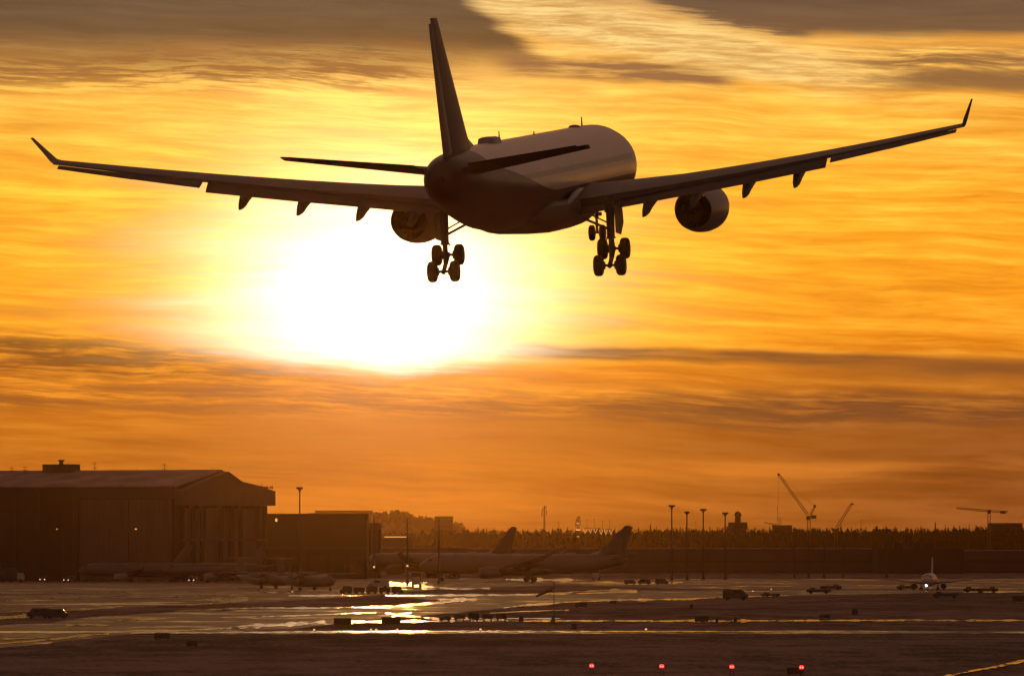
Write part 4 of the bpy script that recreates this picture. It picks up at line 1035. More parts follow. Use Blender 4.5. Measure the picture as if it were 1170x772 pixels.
for u, v, l in ((638.5, 595.5, 'thin whip aerial over the trees just right of the lattice radio mast'), (670.6, 592.5, 'first thin pole over the V-shaped glints, from the left'), (679, 592, 'second thin pole over the V-shaped glints, from the left'), (688.5, 594, 'third thin pole over the V-shaped glints, from the left'), (696.5, 592.8, 'fourth thin pole over the V-shaped glints, from the left'), (795, 595.5, 'thin whip aerial over the trees between the second and third T-headed masts'), (984, 593, 'thin whip aerial over the trees right of the shorter luffing crane')):
    x, y = px_at(u, 4600); h = px_z(v, 4600); r_ = empty('aerial_pole', (x, y, 0)); q = MB(); q.rod((0, 0, 0), (0, 0, h), 0.2, 0.07, 6); q.build('pole', M['steel'], r_)
    q = MB(); q.rod((-0.35, 0, h - 0.4), (0.35, 0, h - 0.4), 0.12, n=5); q.build('head', M['lamp_off'], r_); tag(r_, l, 'pole', 'thin aerials over the trees')
# row of V struts; their glow stands in for sun glint
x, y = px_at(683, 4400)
vr = empty('glint_row', (x, y, 0)); k_ = 4400 / FPX
bm_ = MB()
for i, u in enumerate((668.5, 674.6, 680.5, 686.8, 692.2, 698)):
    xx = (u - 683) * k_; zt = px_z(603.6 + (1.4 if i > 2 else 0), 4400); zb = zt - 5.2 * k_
    q = MB(); q.rod((xx - 2.0 * k_, 0, zt), (xx, 0, zb), 0.16, n=5); q.rod((xx + 2.0 * k_, 0, zt), (xx, 0, zb), 0.16, n=5); q.build('glint_strut', M['ambersoft'], vr)
    bm_.rod((xx, 0.3, zb), (xx, 0.3, 0), 0.12, n=5)
bm_.rod((-16 * k_, 0.3, px_z(603.2, 4400)), (16 * k_, 0.3, px_z(604.2, 4400)), 0.12, n=5)
bm_.build('frame', M['steel'], vr); tag(vr, 'row of six V-shaped sun glints made to glow in front of the dark forest', 'lights')

# ================================================================ cranes
def truss(mb, a, b, w, n, up=Vector((0, 0, 1))):
    a, b = Vector(a), Vector(b); d = (b - a).normalized(); s = Vector((0, 1, 0)); u = d.cross(s).normalized()
    c = [u * w - s * w, -u * w - s * w, u * w + s * w, -u * w + s * w]
    for k in c: mb.rod(a + k, b + k * 0.8, 0.14, n=4)
    for k in range(n):
        p, q = a + (b - a) * (k / n), a + (b - a) * ((k + 1) / n)
        mb.rod(p + c[0], q + c[1], 0.08, n=4) if k % 2 else mb.rod(p + c[1], q + c[0], 0.08, n=4)
        mb.rod(p + c[2], q + c[3], 0.08, n=4) if k % 2 else mb.rod(p + c[3], q + c[2], 0.08, n=4)
def crane_px(d, ox):
    return lambda u, v: Vector(((u - ox) / FPX * d, 0, px_z(v, d)))
def crane(name, u, d): return empty(name, (*px_at(u, d), 0))
CD = 4600
c1 = crane('luffing_crane', 924, CD); P = crane_px(CD, 924)
q = MB(); truss(q, P(924, 616 + FPX * CAMH / CD - 0.01), P(924.2, 592), 0.9, 16); q.build('tower', M['cranep'], c1)
q = MB(); truss(q, P(922.6, 587.6), P(889.6, 541.8), 0.62, 30); q.box(P(889.6, 541.8).x - 0.6, P(889.6, 541.8).x + 0.5, -0.5, 0.5, P(0, 541.8).z - 0.5, P(0, 541.8).z + 0.6); q.build('jib', M['cranep'], c1)
q = MB(); truss(q, P(926, 588), P(931, 577.8), 0.42, 8); q.box(P(931, 0).x - 0.7, P(931, 0).x + 0.6, -0.5, 0.5, P(0, 578.6).z - 0.3, P(0, 576.4).z); q.build('mast_frame', M['cranep'], c1)
q = MB(); a = P(922, 0).x; q.box(a, P(926, 0).x, -1.2, 1.2, P(0, 593.4).z, P(0, 589).z); q.build('slewing_platform', M['steel'], c1, smooth=False)
q = MB(); q.box(P(926.5, 0).x, P(932.6, 0).x, -1.1, 1.1, P(0, 592.2).z, P(0, 588.2).z); q.build('counterweight', M['steel'], c1, smooth=False)
q = MB(); q.box(P(921, 0).x, P(923, 0).x, -2.0, -1.21, P(0, 593).z, P(0, 590).z); q.build('cab', M['glassd'], c1, smooth=False)
q = MB(); q.rod(P(931, 577.5), P(890.2, 542.2), 0.05, n=4); q.rod(P(930.6, 578), P(906, 561), 0.05, n=4); q.rod(P(889.4, 542), P(889.4, 577), 0.05, n=4); q.build('cable', M['steel'], c1)
tag(c1, 'tall luffing crane with its jib raised steeply to the left', 'crane')
c2 = crane('luffing_crane', 955, CD + 120); P = crane_px(CD + 120, 955)
q = MB(); truss(q, P(955, 616 + FPX * CAMH / (CD + 120) - 0.01), P(955, 604), 0.9, 12); q.build('tower', M['cranep'], c2)
q = MB(); truss(q, P(955.4, 603.4), P(973.2, 574.8), 0.66, 18); q.rod(P(972.4, 575.4), P(975.4, 575.4), 0.5, n=6); q.build('jib', M['cranep'], c2)
q = MB(); q.box(P(951, 0).x, P(956, 0).x, -1.1, 1.1, P(0, 607).z, P(0, 603.6).z); q.build('counterweight', M['steel'], c2, smooth=False)
tag(c2, 'shorter luffing crane with its jib raised to the right', 'crane')
c3 = crane('hammerhead_crane', 1130, CD + 60); P = crane_px(CD + 60, 1130)
q = MB(); truss(q, P(1130, 616 + FPX * CAMH / (CD + 60) - 0.01), P(1130, 585), 0.85, 18); q.build('tower', M['cranep'], c3)
q = MB(); truss(q, P(1128.6, 583.4), P(1092.6, 580.0), 0.5, 26); q.build('jib', M['cranep'], c3)
q = MB(); truss(q, P(1131, 583.6), P(1151.4, 584.6), 0.5, 10); q.build('counter_jib', M['cranep'], c3)
q = MB(); q.box(P(1143, 0).x, P(1149, 0).x, -0.9, 0.9, P(0, 586.6).z, P(0, 583.4).z); q.build('counterweight', M['steel'], c3, smooth=False)
q = MB(); q.box(P(1128.4, 0).x, P(1131.8, 0).x, -1.1, 1.1, P(0, 586.6).z, P(0, 582).z); q.build('cab', M['steel'], c3, smooth=False)
tag(c3, 'flat-topped hammerhead crane with a level jib at the far right', 'crane')
c4 = crane('hammerhead_crane', 891, 6300); P = crane_px(6300, 891)
q = MB(); truss(q, P(891.2, 616 + FPX * CAMH / 6300 - 0.01), P(891.2, 590.6), 0.9, 16); q.build('tower', M['cranep'], c4)
q = MB(); truss(q, P(891, 599.6), P(873, 596.8), 0.5, 14); q.build('jib', M['cranep'], c4)
q = MB(); q.rod(P(888.4, 597), P(888.4, 578), 0.16, n=5); q.rod(P(888, 579.4), P(888.8, 579.4), 0.7, n=5); q.build('mast_frame', M['cranep'], c4)
tag(c4, 'small faint crane among the treetops left of the tall luffing crane', 'crane')

# ================================================================ parked and taxiing aircraft
# two long-haul jets parked side on in the middle
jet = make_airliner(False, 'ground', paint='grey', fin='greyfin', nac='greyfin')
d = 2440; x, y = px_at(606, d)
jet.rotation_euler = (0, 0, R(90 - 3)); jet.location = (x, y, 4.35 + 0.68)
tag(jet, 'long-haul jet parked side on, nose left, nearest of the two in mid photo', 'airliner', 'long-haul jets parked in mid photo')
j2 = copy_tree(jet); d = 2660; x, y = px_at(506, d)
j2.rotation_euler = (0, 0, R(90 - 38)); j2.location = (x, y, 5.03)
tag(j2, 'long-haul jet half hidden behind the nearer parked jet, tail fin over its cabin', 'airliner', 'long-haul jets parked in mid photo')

def make_small_jet():
    """narrow-body twin jet on its wheels; nose towards -y"""
    root = empty('small_jet', (0, 0, 0)); n = 24; L = 33.0
    st = [(0, .05, -.35), (.3, .55, -.3), (1.2, 1.15, -.2), (2.6, 1.65, -.05), (4.4, 1.93, 0), (7, 1.98, 0), (22, 1.98, 0), (25, 1.85, .12), (28, 1.35, .5), (31, .75, .85), (33, .25, 1.0)]
    f = MB(); f.loft([[(r * sin(2 * pi * k / n), X - 14, zc + r * cos(2 * pi * k / n)) for k in range(n)] for X, r, zc in st]); fus = f.build('fuselage', M['white2'], root)
    c = MB()
    for sx in (-1, 1):
        for a0, a1 in ((4, 30), (33, 58)):
            c.add([(sx * rr * sin(R(a)), X - 14, zc + rr * cos(R(a))) for a, X, rr, zc in ((a0, 1.7, 1.37, -.15), (a1, 1.8, 1.4, -.14), (a1, 2.7, 1.70, -.04), (a0, 2.6, 1.68, -.05))], [(0, 1, 2, 3)])
    c.build('cockpit_window', M['glassd'], fus)
    def foil(x, le, ch, z, tc): return [(p[0], -(p[1] - 32) - 14.0, p[2]) for p in airfoil(x, le, ch, z, tc)]
    for sx in (-1, 1):
        w = MB(); w.loft([foil(sx * t, le, ch, z, tc) for t, le, ch, z, tc in ((0.8, 11.0, 6.4, -1.2, .14), (5.0, 13.6, 4.0, -.75, .12), (12.4, 17.6, 1.6, .25, .11))]); wing = w.build('wing', M['wing'], root)
        w = MB(); w.loft([foil(sx * 12.4, 17.6, 1.6, .25, .1), [(sx * 12.95, p[1] + .5, p[2]) for p in foil(0, 17.9, 1.1, .9, .1)], [(sx * 13.15, p[1] + 1.0, p[2]) for p in foil(0, 18.2, .6, 1.9, .1)]]); w.build('winglet', M['finp'], wing)
        e = MB(); e.lathe_y([(10.6 - 14, .78), (10.4 - 14, .88), (11.2 - 14, 1.02), (12.4 - 14, 1.0), (14.2 - 14, .7), (14.25 - 14, .6), (12.4 - 14, .75), (11.0 - 14, .76)], (sx * 4.6, 0, -1.95), 24, closed=True); en = e.build('engine', M['nacelle'], root)
        e = MB(); e.lathe_y([(11.2 - 14, .76), (11.22 - 14, .1)], (sx * 4.6, 0, -1.95), 20); e.build('fan_blades', M['dark'], en)
        e = MB(); e.box(sx * 4.6 - .12, sx * 4.6 + .12, 11.8 - 14, 15.5 - 14, -1.1, -.75); e.build('pylon', M['nacelle'], en, smooth=False)
        s = MB(); s.loft([foil(sx * t, le, ch, z, .1) for t, le, ch, z in ((.3, 28.2, 3.2, .9), (5.2, 31.2, 1.4, 1.45))]); s.build('stabiliser', M['wing'], root)
        g = MB(); g.rod((sx * 2.6, 1.2, -1.2), (sx * 2.6, 1.2, -2.85), .14); g.rod((sx * 2.2, 1.2, -2.85), (sx * 3.0, 1.2, -2.85), .1); gg = g.build('main_gear', M['gear'], root)
        for q in (-.32, .32):
            t = MB(); t.lathe_x([(-.17, .3), (-.17, .46), (-.08, .52), (.08, .52), (.17, .46), (.17, .3)], (sx * 2.6 + q, 1.2, -2.85), 18); t.build('wheel', M['tyre'], gg)
    v = MB(); v.loft([[(p[2], p[1], z) for p in foil(0, le, ch, 0, .11)] for z, le, ch in ((1.2, 25.8, 5.0), (7.0, 30.4, 2.1))]); v.build('fin', M['white2'], root)
    g = MB(); g.rod((0, -11.4, -1.6), (0, -11.4, -2.95), .1); g.rod((-.3, -11.4, -2.95), (.3, -11.4, -2.95), .08); gg = g.build('nose_gear', M['gear'], root)
    for q in (-.22, .22):
        t = MB(); t.lathe_x([(-.11, .22), (-.11, .36), (0, .41), (.11, .36), (.11, .22)], (q, -11.4, -2.95), 16); t.build('wheel', M['tyre'], gg)
    return root
sj = make_small_jet(); zs = 3.37
d = 2010; x, y = px_at(1061.5, d)
sj.rotation_euler = (0, 0, R(-9)); sj.location = (x, y, zs)
lt_ = MB(); lt_.box(-.52, -.02, -11.80, -11.6, -2.05, -1.55); l_ = lt_.build('landing_light', M['landl'], sj, smooth=False)
tag(sj, 'white jet taxiing head on with one bluish landing light lit, at the right', 'airliner')
sj2 = copy_tree(sj)
for c_ in sj2.children:
    if c_.name.startswith(('fuselage', 'fin')):
        c_.data = c_.data.copy(); c_.data.materials[0] = M['greyfin']  # hangar jets dimmed by a darker skin colour
for c_ in list(sj2.children):
    if c_.name.startswith('landing_light'): bpy.data.objects.remove(c_)
x, y = px_at(20, 2480); sj2.location = (x, y, zs); sj2.rotation_euler = (0, 0, R(-22))
tag(sj2, 'pale jet parked head on in front of the hangar\'s dark left wall, fin upright', 'airliner')
for u, d, rz, l in ((146, 2420, 90 - 180, 'dim jet parked side on before the hangar\'s wide door panels, nose to the left'), (238, 2400, -62, 'dim jet parked before the hangar\'s gabled end, tail fin over the right doors')):
    o = copy_tree(sj2); x, y = px_at(u, d); o.location = (x, y, zs); o.rotation_euler = (0, 0, R(rz)); tag(o, l, 'airliner')

sj.scale = (0.76, 0.76, 0.76); sj.location.z = zs * 0.76; sj.rotation_euler = (0, 0, R(-6))
for c_ in sj.children:
    if c_.name.split('.')[0] == 'wing': c_.scale = (1.25, 1, 1)

def make_turboprop():
    """high-wing twin turboprop with a T tail; nose towards -y"""
    root = empty('turboprop', (0, 0, 0)); n = 20
    st = [(0, .05, -.3), (.4, .5, -.25), (1.4, .95, -.12), (2.8, 1.28, 0), (4.5, 1.40, 0), (17, 1.40, 0), (20, 1.25, .15), (24, .7, .6), (27, .15, .95)]
    f = MB(); f.loft([[(r * sin(2 * pi * k / n), X - 12, zc + r * cos(2 * pi * k / n)) for k in range(n)] for X, r, zc in st]); fus = f.build('fuselage', M['grey'], root)
    c = MB()
    for sx in (-1, 1): c.add([(sx * rr * sin(R(a)), X - 12, zc + rr * cos(R(a))) for a, X, rr, zc in ((4, 1.6, 1.03, -.1), (50, 1.8, 1.08, -.1), (50, 2.7, 1.28, -.01), (4, 2.6, 1.26, -.02))], [(0, 1, 2, 3)])
    c.build('cockpit_window', M['glassd'], fus)
    w = MB(); w.loft([[(p[0], -(p[1] - 32) - 12, p[2]) for p in airfoil(x_, le, ch, z, .15)] for x_, le, ch, z in ((-13.5, 11.7, 1.6, 1.75), (-5, 11.0, 2.6, 1.6), (5, 11.0, 2.6, 1.6), (13.5, 11.7, 1.6, 1.75))]); w.build('wing', M['wing'], root)
    for sx in (-1, 1):
        e = MB(); e.lathe_y([(8.6 - 12, .25), (8.9 - 12, .45), (10 - 12, .6), (12.5 - 12, .58), (14.6 - 12, .2)], (sx * 4.05, 0, 1.15), 14); en = e.build('engine', M['nacelle'], root)
        for k in range(6):
            a = 2 * pi * k / 6 + .3; b = MB(); b.obox((sx * 4.05 + cos(a) * 1.0, 8.55 - 12, 1.15 + sin(a) * 1.0), (1.9, .06, .24), Matrix.Rotation(-a, 3, 'Y')); b.build('propeller_blade', M['dark'], en, smooth=False)
        g = MB(); g.rod((sx * 1.9, .4, -1.2), (sx * 2.05, .4, -1.75), .14); gg = g.build('main_gear', M['gear'], root)
        for q in (-.2, .2):
            t = MB(); t.lathe_x([(-.13, .2), (-.13, .36), (0, .42), (.13, .36), (.13, .2)], (sx * 2.05 + q, .4, -1.8), 16); t.build('wheel', M['tyre'], gg)
    v = MB(); v.loft([[(p[2], -(p[1] - 32) - 12, z) for p in airfoil(0, le, ch, 0, .12)] for z, le, ch in ((.9, 20.8, 5.2), (2.2, 22.8, 3.6), (5.2, 24.6, 2.3))]); v.build('fin', M['greyfin'], root)
    s = MB(); s.loft([[(p[0], -(p[1] - 32) - 12, p[2]) for p in airfoil(x_, le, ch, 5.25, .12)] for x_, le, ch in ((-3.65, 25.2, 1.2), (0, 24.7, 1.9), (3.65, 25.2, 1.2))]); s.build('stabiliser', M['wing'], root)
    g = MB(); g.rod((0, -10.2, -1.1), (0, -10.2, -1.95), .09); gg = g.build('nose_gear', M['gear'], root)
    for q in (-.16, .16):
        t = MB(); t.lathe_x([(-.08, .15), (-.08, .24), (0, .28), (.08, .24), (.08, .15)], (q, -10.2, -1.94), 14); t.build('wheel', M['tyre'], gg)
    return root
tp = make_turboprop(); x, y = px_at(352, 2010); tp.location = (x, y, 2.22); tp.rotation_euler = (0, 0, R(32))
tag(tp, 'high-wing turboprop with a T tail parked on the apron below the dark maintenance block', 'airliner', 'T-tailed turboprops on the left apron')
o = copy_tree(tp); x, y = px_at(308, 2080); o.location = (x, y, 2.22); o.rotation_euler = (0, 0, R(34))
tag(o, 'T-tailed turboprop parked just left of its twin, nearest the hangar\'s gabled end', 'airliner', 'T-tailed turboprops on the left apron')

# ================================================================ vehicles
def make_van(L=5.0, W_=2.0, H=2.2, m='vehdark', lights=False, name='van'):
    root = empty(name, (0, 0, 0)); b = MB()
    prof = [(-L / 2, .35), (-L / 2, H * .55), (-L / 2 + L * .10, H * .62), (-L / 2 + L * .24, H), (L / 2 - .1, H), (L / 2, H * .9), (L / 2, .35)]
    b.loft([[(x_, y_ * s_, z_) for x_, z_ in prof] for y_, s_ in ((-W_ / 2 + .12, 1), (-W_ / 2, .999), (W_ / 2, .999), (W_ / 2 - .12, 1))][1:3]); b.build('body', M[m], root, smooth=False)
    g = MB(); g.box(-L * .20, L * .05, -W_ / 2 - .015, -W_ / 2 - .004, H * .60, H * .86); g.build('side_window', M['glass'], root, smooth=False); g = MB(); g.box(-L * .20, L * .05, W_ / 2 + .004, W_ / 2 + .015, H * .60, H * .86); g.build('side_window', M['glass'], root, smooth=False)
    g = MB(); g.add([(-L / 2 + L * .105, y_, H * .64) for y_ in (-W_ * .43, W_ * .43)] + [(-L / 2 + L * .235, y_, H * .97) for y_ in (W_ * .43, -W_ * .43)], [(0, 1, 2, 3)])
    for i in range(4): g.v[i] = (g.v[i][0] - .03, g.v[i][1], g.v[i][2] + .02)
    g.build('windscreen', M['glass'], root, smooth=False)
    for sx in (-.31, .31):
        for sy in (-1, 1):
            t = MB(); t.rod((L * sx, sy * (W_ / 2 - .2), .36), (L * sx, sy * (W_ / 2 + .03), .36), .36, .36, 16); t.build('wheel', M['tyre'], root)
    for sy in (-1, 1):
        h = MB(); h.rod((-L / 2 - .02, sy * W_ * .34, H * .40), (-L / 2 + .05, sy * W_ * .34, H * .40), .13, .13, 12); h.build('headlight', M['headl' if lights else 'glass'], root)
    return root
def make_cart_train():
    root = empty('baggage_train', (0, 0, 0))
    for k in range(4):
        b = MB(); x0 = k * 3.3; b.box(x0, x0 + 2.6, -.75, .75, .45, .6); b.box(x0, x0 + 2.6, -.74, .74, .602, 1.45); b.box(x0 - .05, x0 + 2.65, -.8, .8, 1.452, 1.53); b.box(x0 + 2.6, x0 + 3.3, -.04, .04, .42, .5); c = b.build('cart', M['vehdark'], root, smooth=False)
        q = MB(); q.box(x0 + .15, x0 + 2.4, -.6, .6, 1.532, 1.6 + .3 * (k % 2)); q.build('baggage', M['signback'], c, smooth=False)
        for wx in (.45, 2.15):
            q = MB(); q.rod((x0 + wx, -.78, .22), (x0 + wx, .78, .22), .22, .22, 12); q.build('wheel', M['tyre'], c)
    t = MB(); x0 = -3.6; t.box(x0, x0 + 2.9, -.8, .8, .35, 1.0); t.box(x0 + 1.2, x0 + 2.3, -.7, .7, 1.0, 1.25); t.box(x0 + 1.1, x0 + 2.5, -.75, .75, 1.9, 1.98)
    for a in (1.15, 2.4):
        for s_ in (-.7, .66): t.box(x0 + a, x0 + a + .06, s_, s_ + .05, 1.0, 1.9)
    c = t.build('tractor', M['vehdark'], root, smooth=False)
    for wx in (.55, 2.3):
        q = MB(); q.rod((x0 + wx, -.84, .35), (x0 + wx, .84, .35), .35, .35, 14); q.build('wheel', M['tyre'], c)
    return root
def make_truck(H=3.9):
    root = empty('catering_truck', (0, 0, 0))
    b = MB(); b.box(-1.2, 4.2, -1.25, 1.25, 1.2, H); b.build('cargo_box', M['vehdark'], root, smooth=False)
    c = MB(); c.loft([[(x_, y_, z_) for x_, z_ in ((-3.2, .6), (-3.2, 1.7), (-2.9, 2.6), (-1.4, 2.65), (-1.4, .6))] for y_ in (-1.1, 1.1)]); cab = c.build('cab', M['vehpale'], root, smooth=False)
    g = MB(); g.box(-2.8, -1.9, -1.115, -1.104, 1.75, 2.4); g.build('side_window', M['glass'], cab, smooth=False)
    ch = MB(); ch.box(-1.35, 4.1, -.5, .5, .6, 1.15); ch.build('chassis', M['dark'], root, smooth=False)
    for wx in (-2.3, .6, 2.9):
        for sy in (-1, 1): t = MB(); t.rod((wx, sy * .85, .5), (wx, sy * 1.2, .5), .5, .5, 16); t.build('wheel', M['tyre'], root)
    return root
VAN = make_van(); VP = make_van(5.2, 2.1, 2.3, 'vehpale', name='van'); VL = make_van(4.6, 1.9, 1.8, 'vehdark', True, name='car')
used = {}
def put(proto, u, v=None, d=None, rz=0.0, label='', cat='van', group=None, sc=1.0, z=0.0):
    o = proto if proto.name not in used else copy_tree(proto)
    used[proto.name] = 1
    if d is None: x, y = px_ground(u, v)
    else: x, y = px_at(u, d)
    o.location = (x, y, z); o.rotation_euler = (0, 0, R(rz)); o.scale = (sc,) * 3
    return tag(o, label, cat, group)
ZA = Z1 + 0.03
put(VL, 50, 664.6, rz=84, label='car with twin round headlights lit, right of the far left head-on jet', cat='car', z=ZA)
put(VL, 79, 665.2, rz=72, label='car with one bright and one dim headlight, right one of two by the hangar', cat='car', z=ZA)
put(VL, 221, 665.4, rz=78, label='distant car with small lit headlights below the jet at the hangar\'s gabled end', cat='car', z=ZA)
put(VAN, 44, 706.2, rz=2, label='low dark van on the left taxiway edge, left half of a close pair', z=ZA, sc=0.7)
put(VAN, 65, 706.8, rz=182, label='low dark van facing right on the left taxiway edge, right half of a pair', z=ZA, sc=0.68)
put(VAN, 840, 685.6, rz=180, label='dark boxy van alone on the taxiway below the four floodlight masts', z=ZA)
put(VAN, 736, 667.6, rz=0, sc=0.7, label='small dark van beside a lower car on the far taxiway by the jet tail', z=ZA)
put(VL, 720, 667.6, rz=180, sc=0.7, label='low dark car on the gold streak left of the far small dark van', cat='car', z=ZA)
put(VAN, 756, 667.6, rz=180, sc=0.7, label='dark van at the foot of the tallest floodlight mast', z=ZA)
put(VP, 432, 672, rz=10, label='pale van among baggage trains left of the bright golden patch of meltwater', z=ZA)
TK = make_truck()
put(TK, 476, 670.6, rz=88, label='tall dark catering truck seen end on beside the golden patch of meltwater', cat='truck', z=ZA, sc=0.95)
put(TK, 15, 664.8, rz=175, label='dark high-sided truck at the far left under the head-on jet', cat='truck', z=ZA)
put(TK, 681, 662.4, rz=86, label='dark boxy truck end on below the front parked jet\'s tail', cat='truck', z=ZA, sc=0.8)
BT = make_cart_train()
put(BT, 404, 678, rz=4, label='long train of dark baggage carts below the annex block', cat='baggage train', group='baggage trains on the middle apron', z=ZA, sc=0.85)
put(BT, 446, 678, rz=176, label='train of dark baggage carts ending at the bright golden patch', cat='baggage train', group='baggage trains on the middle apron', z=ZA, sc=0.85)
put(BT, 519, 709.2, rz=1, label='low train of dark carts on the near strip left of the windsock', cat='baggage train', z=ZA, sc=0.62)
def tug(u, v, l, rz=0, sc=1.0): return put(TUG, u, v, rz=rz, label=l, cat='tractor', z=ZA, sc=sc)
def make_tug():
    root = empty('pushback_tractor', (0, 0, 0)); b = MB()
    b.loft([[(x_, y_, z_) for x_, z_ in ((-3.2, .35), (-3.2, 1.0), (-2.9, 1.15), (2.9, 1.2), (3.2, 1.0), (3.2, .35))] for y_ in (-1.3, 1.3)]); b.build('body', M['vehdark'], root, smooth=False)
    c = MB(); c.box(-2.3, -.9, -.9, .9, 1.21, 1.6); cb = c.build('cab', M['glass'], root, smooth=False)
    for wx in (-2, 2):
        for sy in (-1, 1): t = MB(); t.rod((wx, sy * 1.0, .5), (wx, sy * 1.36, .5), .5, .5, 16); t.build('wheel', M['tyre'], root)
    return root
TUG = make_tug()
tug(935, 678.0, 'low dark tractor on the right taxiway, left of and nearer than its neighbour', 0, .85)
tug(949, 673.6, 'low dark tractor on the right taxiway, behind and right of its neighbour', 180, .8)
tug(1036, 673.4, 'low dark tractor just left of the taxiing jet', 4, .8)
tug(1080, 683.0, 'low dark tractor in front of the taxiing jet on the near side', 0, .85)
tug(1113, 676.6, 'low dark tractor right of the taxiing jet under its wing tip, leftmost of a pair', 0, .8)
tug(1127, 676.8, 'low dark tractor right of the taxiing jet, rightmost of a pair', 180, .8)
tug(880, 681.8, 'tiny dark tractor between the boxy van and the two tractors', 30, .6)

# ================================================================ airfield furniture
def make_sign(W_=2.0, H=0.75, leg=0.25):
    root = empty('taxiway_sign', (0, 0, 0)); b = MB(); b.box(-W_ / 2, W_ / 2, -.10, .10, leg, leg + H)
    b.build('panel', M['signback'], root, smooth=False)
    f = MB(); f.box(-W_ / 2 - .03, W_ / 2 + .03, -.12, .12, leg + H + .002, leg + H + .05); f.box(-W_ / 2 - .05, -W_ / 2 - .002, -.12, .12, leg - .02, leg + H); f.box(W_ / 2 + .002, W_ / 2 + .05, -.12, .12, leg - .02, leg + H); f.build('frame', M['steel'], root, smooth=False)
    for sx in (-1, 1):
        l = MB(); l.rod((sx * W_ * .38, 0, 0), (sx * W_ * .38, 0, leg - .002), .06, .06, 8); l.build('leg', M['steel'], root)
    return root
SG = make_sign(); SGs = make_sign(1.0, 0.95, 0.12)
def sign(pr, u, v, wpx, l, rz=0):
    d = FPX * CAMH / (v - HOR); base = 2.0 if pr is SG else 1.0; sc = wpx / FPX * d / base
    o = put(pr, u, v, rz=rz, label=l, cat='sign', group='airfield signs in the frosted grass', z=0.0)
    o.scale = (sc, 1, min(1.5, max(0.7, sc))); return o
sign(SG, 185.5, 731.2, 17, 'wide dark airfield sign on the left foreground, leftmost of a close pair')
sign(SG, 219.5, 739.2, 12, 'smaller airfield sign nearer than the wide one beside it, left foreground')
sign(SG, 391.5, 715.4, 19, 'wide dark sign against the gold streak, left one of two in mid foreground')
sign(SG, 447, 715.2, 21, 'widest dark sign against the gold streak, right one of two in mid foreground')
sign(SG, 801.5, 711.6, 15, 'dark sign across the thin gold line, directly above the third red light')
sign(SG, 942, 707.2, 11, 'upright dark sign on the right, left of a smaller one')
sign(SGs, 976.5, 702.2, 6, 'small dark sign right of the upright sign on the right')
sign(SGs, 656, 718.8, 5, 'small upright sign on the pale strip right of the windsock pole')
sign(SG, 664, 694.4, 13, 'dim sign on the dark island right of the windsock, wider one')
sign(SG, 700.5, 690.2, 7, 'dim narrow sign right of the wider one beyond the windsock')
sign(SG, 908.5, 771.4, 18, 'dark sign at the bottom edge beside the rightmost red light')
sign(SGs, 595.5, 709.6, 5, 'small dark box sign on the near strip left of the windsock pole')
sign(SGs, 632, 711.0, 4, 'small dark box at the foot of the windsock pole')
sign(SGs, 790, 695.0, 3, 'tiny dark marker on the island below the second floodlight mast')
sign(SG, 1165, 688.6, 16, 'dark sign at the right edge beyond the taxiing jet')
sign(SGs, 819, 711.2, 3, 'tiny marker on the gold line just right of the sign above the third red light')
sign(SGs, 840, 710.8, 3, 'tiny marker on the gold line, rightmost of the three markers by the thin line')
# windsock
x, y = px_ground(633, 713.0); dW = y
ws = empty('windsock', (x, y, 0)); hW = px_z(667, dW)
q = MB(); q.rod((0, 0, 0), (0, 0, hW), .075, .05, 10); q.rod((0, 0, hW), (0, 0, hW + .18), .13, .10, 10); q.build('pole', M['steel'], ws)
k_ = dW / FPX; q = MB(); rings = []
for s_, r_ in ((0, .40), (.25, .36), (.5, .31), (.75, .26), (1.0, .20)):
    cx, cz = -(.15 + s_ * 19.5 * k_), px_z(672.5, dW) - s_ * (s_ * .3 + .7) * 8.4 * k_; rr = r_ * (1 + .10 * sin(s_ * 17))
    rings.append([(cx + rr * .32 * cos(2 * pi * j / 14), rr * sin(2 * pi * j / 14), cz + rr * cos(2 * pi * j / 14)) for j in range(14)])
q.loft(rings, cap0=False, cap1=False); q.build('sock', M['sock'], ws)
q = MB(); q.rod((0, 0, px_z(672.3, dW)), (-.3, 0, px_z(672.3, dW)), .04, n=6); q.build('swivel_arm', M['steel'], ws)
tag(ws, 'drooping windsock on a thin dark pole in front of the parked jets', 'windsock')
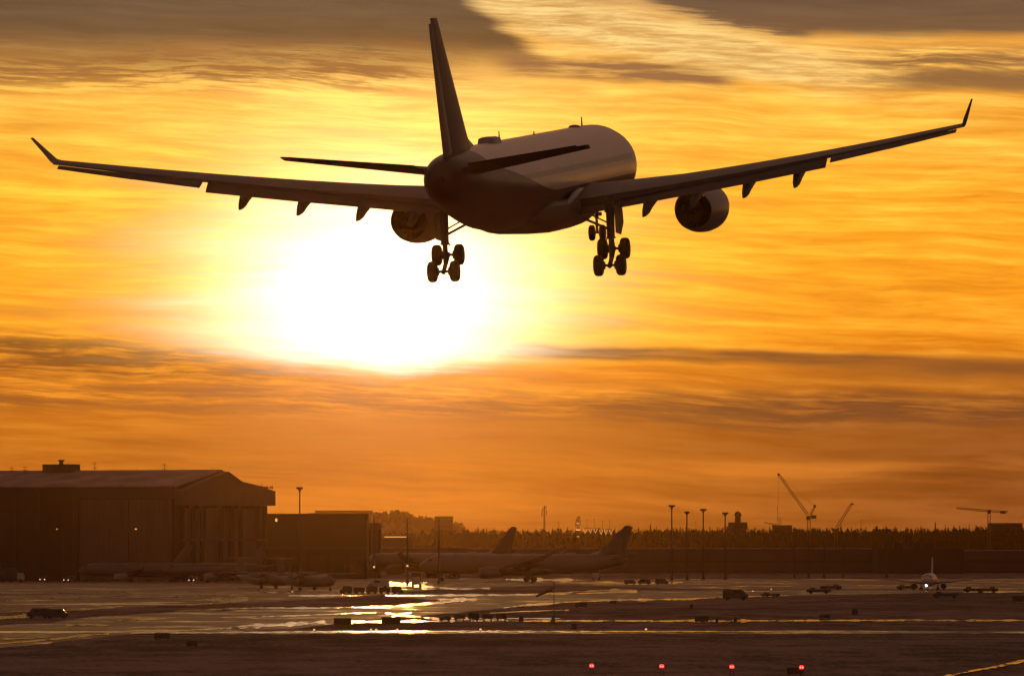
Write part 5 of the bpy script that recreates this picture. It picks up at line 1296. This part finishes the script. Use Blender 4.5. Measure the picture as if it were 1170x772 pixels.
# red lights
def make_red():
    root = empty('runway_light', (0, 0, 0))
    h = MB(); h.lathe_z([(0.62, .16), (.66, .20), (.86, .20), (.92, .12), (.93, .03)], n=16); hh = h.build('lamp_head', M['redl'], root)
    for sx in (-1, 1):
        f = MB(); f.rod((sx * .09, -.215, .76), (sx * .09, -.18, .76), .055, .055, 10); f.build('bulb', M['redcore'], hh)
    for sx in (-1, 1):
        l = MB(); l.rod((sx * .13, 0, 0), (sx * .10, 0, .62), .03, .03, 8); l.build('leg', M['steel'], root)
    l = MB(); l.rod((0, 0, 0), (0, 0, .04), .3, .3, 14); l.build('base_plate', M['steel'], root)
    return root
RL = make_red()
for u, v, l in ((676, 769.6, 'leftmost of the four red runway lights at the bottom edge'), (756, 770.2, 'second red runway light from the left at the bottom edge'), (836, 770.8, 'third red runway light from the left, no sign beside it'), (915.6, 771.6, 'rightmost red runway light, beside the dark sign at the bottom edge')):
    put(RL, u, v, label=l, cat='runway light', group='red runway end lights')
# other small lamps on the field
def make_lamp():
    root = empty('edge_light', (0, 0, 0)); h = MB(); h.lathe_z([(.30, .14), (.34, .2), (.52, .17), (.58, .03)], n=12); h.build('lamp_head', M['amber'], root)
    l = MB(); l.rod((0, 0, 0), (0, 0, .30), .05, .05, 8); l.build('stem', M['steel'], root); return root
LP = make_lamp()
for u, v, l in ((860, 677, 'lit amber edge light right of the boxy van on the taxiway'), (881, 674.6, 'faint edge light far behind the boxy van, right of the amber one'), (359, 722.6, 'leftmost lit edge light on the long gold strip in the foreground'), (424, 722.4, 'left one of two close edge lights on the long gold strip'), (430, 722.4, 'right one of two close edge lights on the long gold strip'), (454, 722.2, 'edge light on the gold strip below the widest dark sign'), (549, 722.2, 'edge light on the gold strip below the low cart train'), (738, 722.0, 'edge light on the gold strip, right half of the photo'), (417, 678.4, 'edge light in the dark cluster of carts left of the golden patch'), (334, 677.6, 'edge light below the turboprop nearest the hangar')):
    put(LP, u, v, label=l, cat='edge light', group='small lit edge lights', z=ZA + .05, sc=0.75)

# ================================================================ air
mz = bpy.data.materials.new('haze_air'); mz.use_nodes = True
nt = mz.node_tree; nt.nodes.clear()
pv = nt.nodes.new('ShaderNodeVolumePrincipled'); mo = nt.nodes.new('ShaderNodeOutputMaterial'); nt.links.new(pv.outputs[0], mo.inputs['Volume'])
pv.inputs['Color'].default_value = (0.95, 0.54, 0.18, 1); pv.inputs['Density'].default_value = 2.4e-5; pv.inputs['Anisotropy'].default_value = 0.977
hz = MB(); hz.box(-2900, 2900, -560, 8900, -1.0, 66)
me = bpy.data.meshes.new('haze'); me.from_pydata(hz.v, [], hz.f); me.materials.append(mz)
ho = bpy.data.objects.new('haze', me); COL.objects.link(ho); ho['kind'] = 'stuff'
bm = bmesh.new(); bm.from_mesh(me); bmesh.ops.recalc_face_normals(bm, faces=bm.faces); bm.to_mesh(me); bm.free()
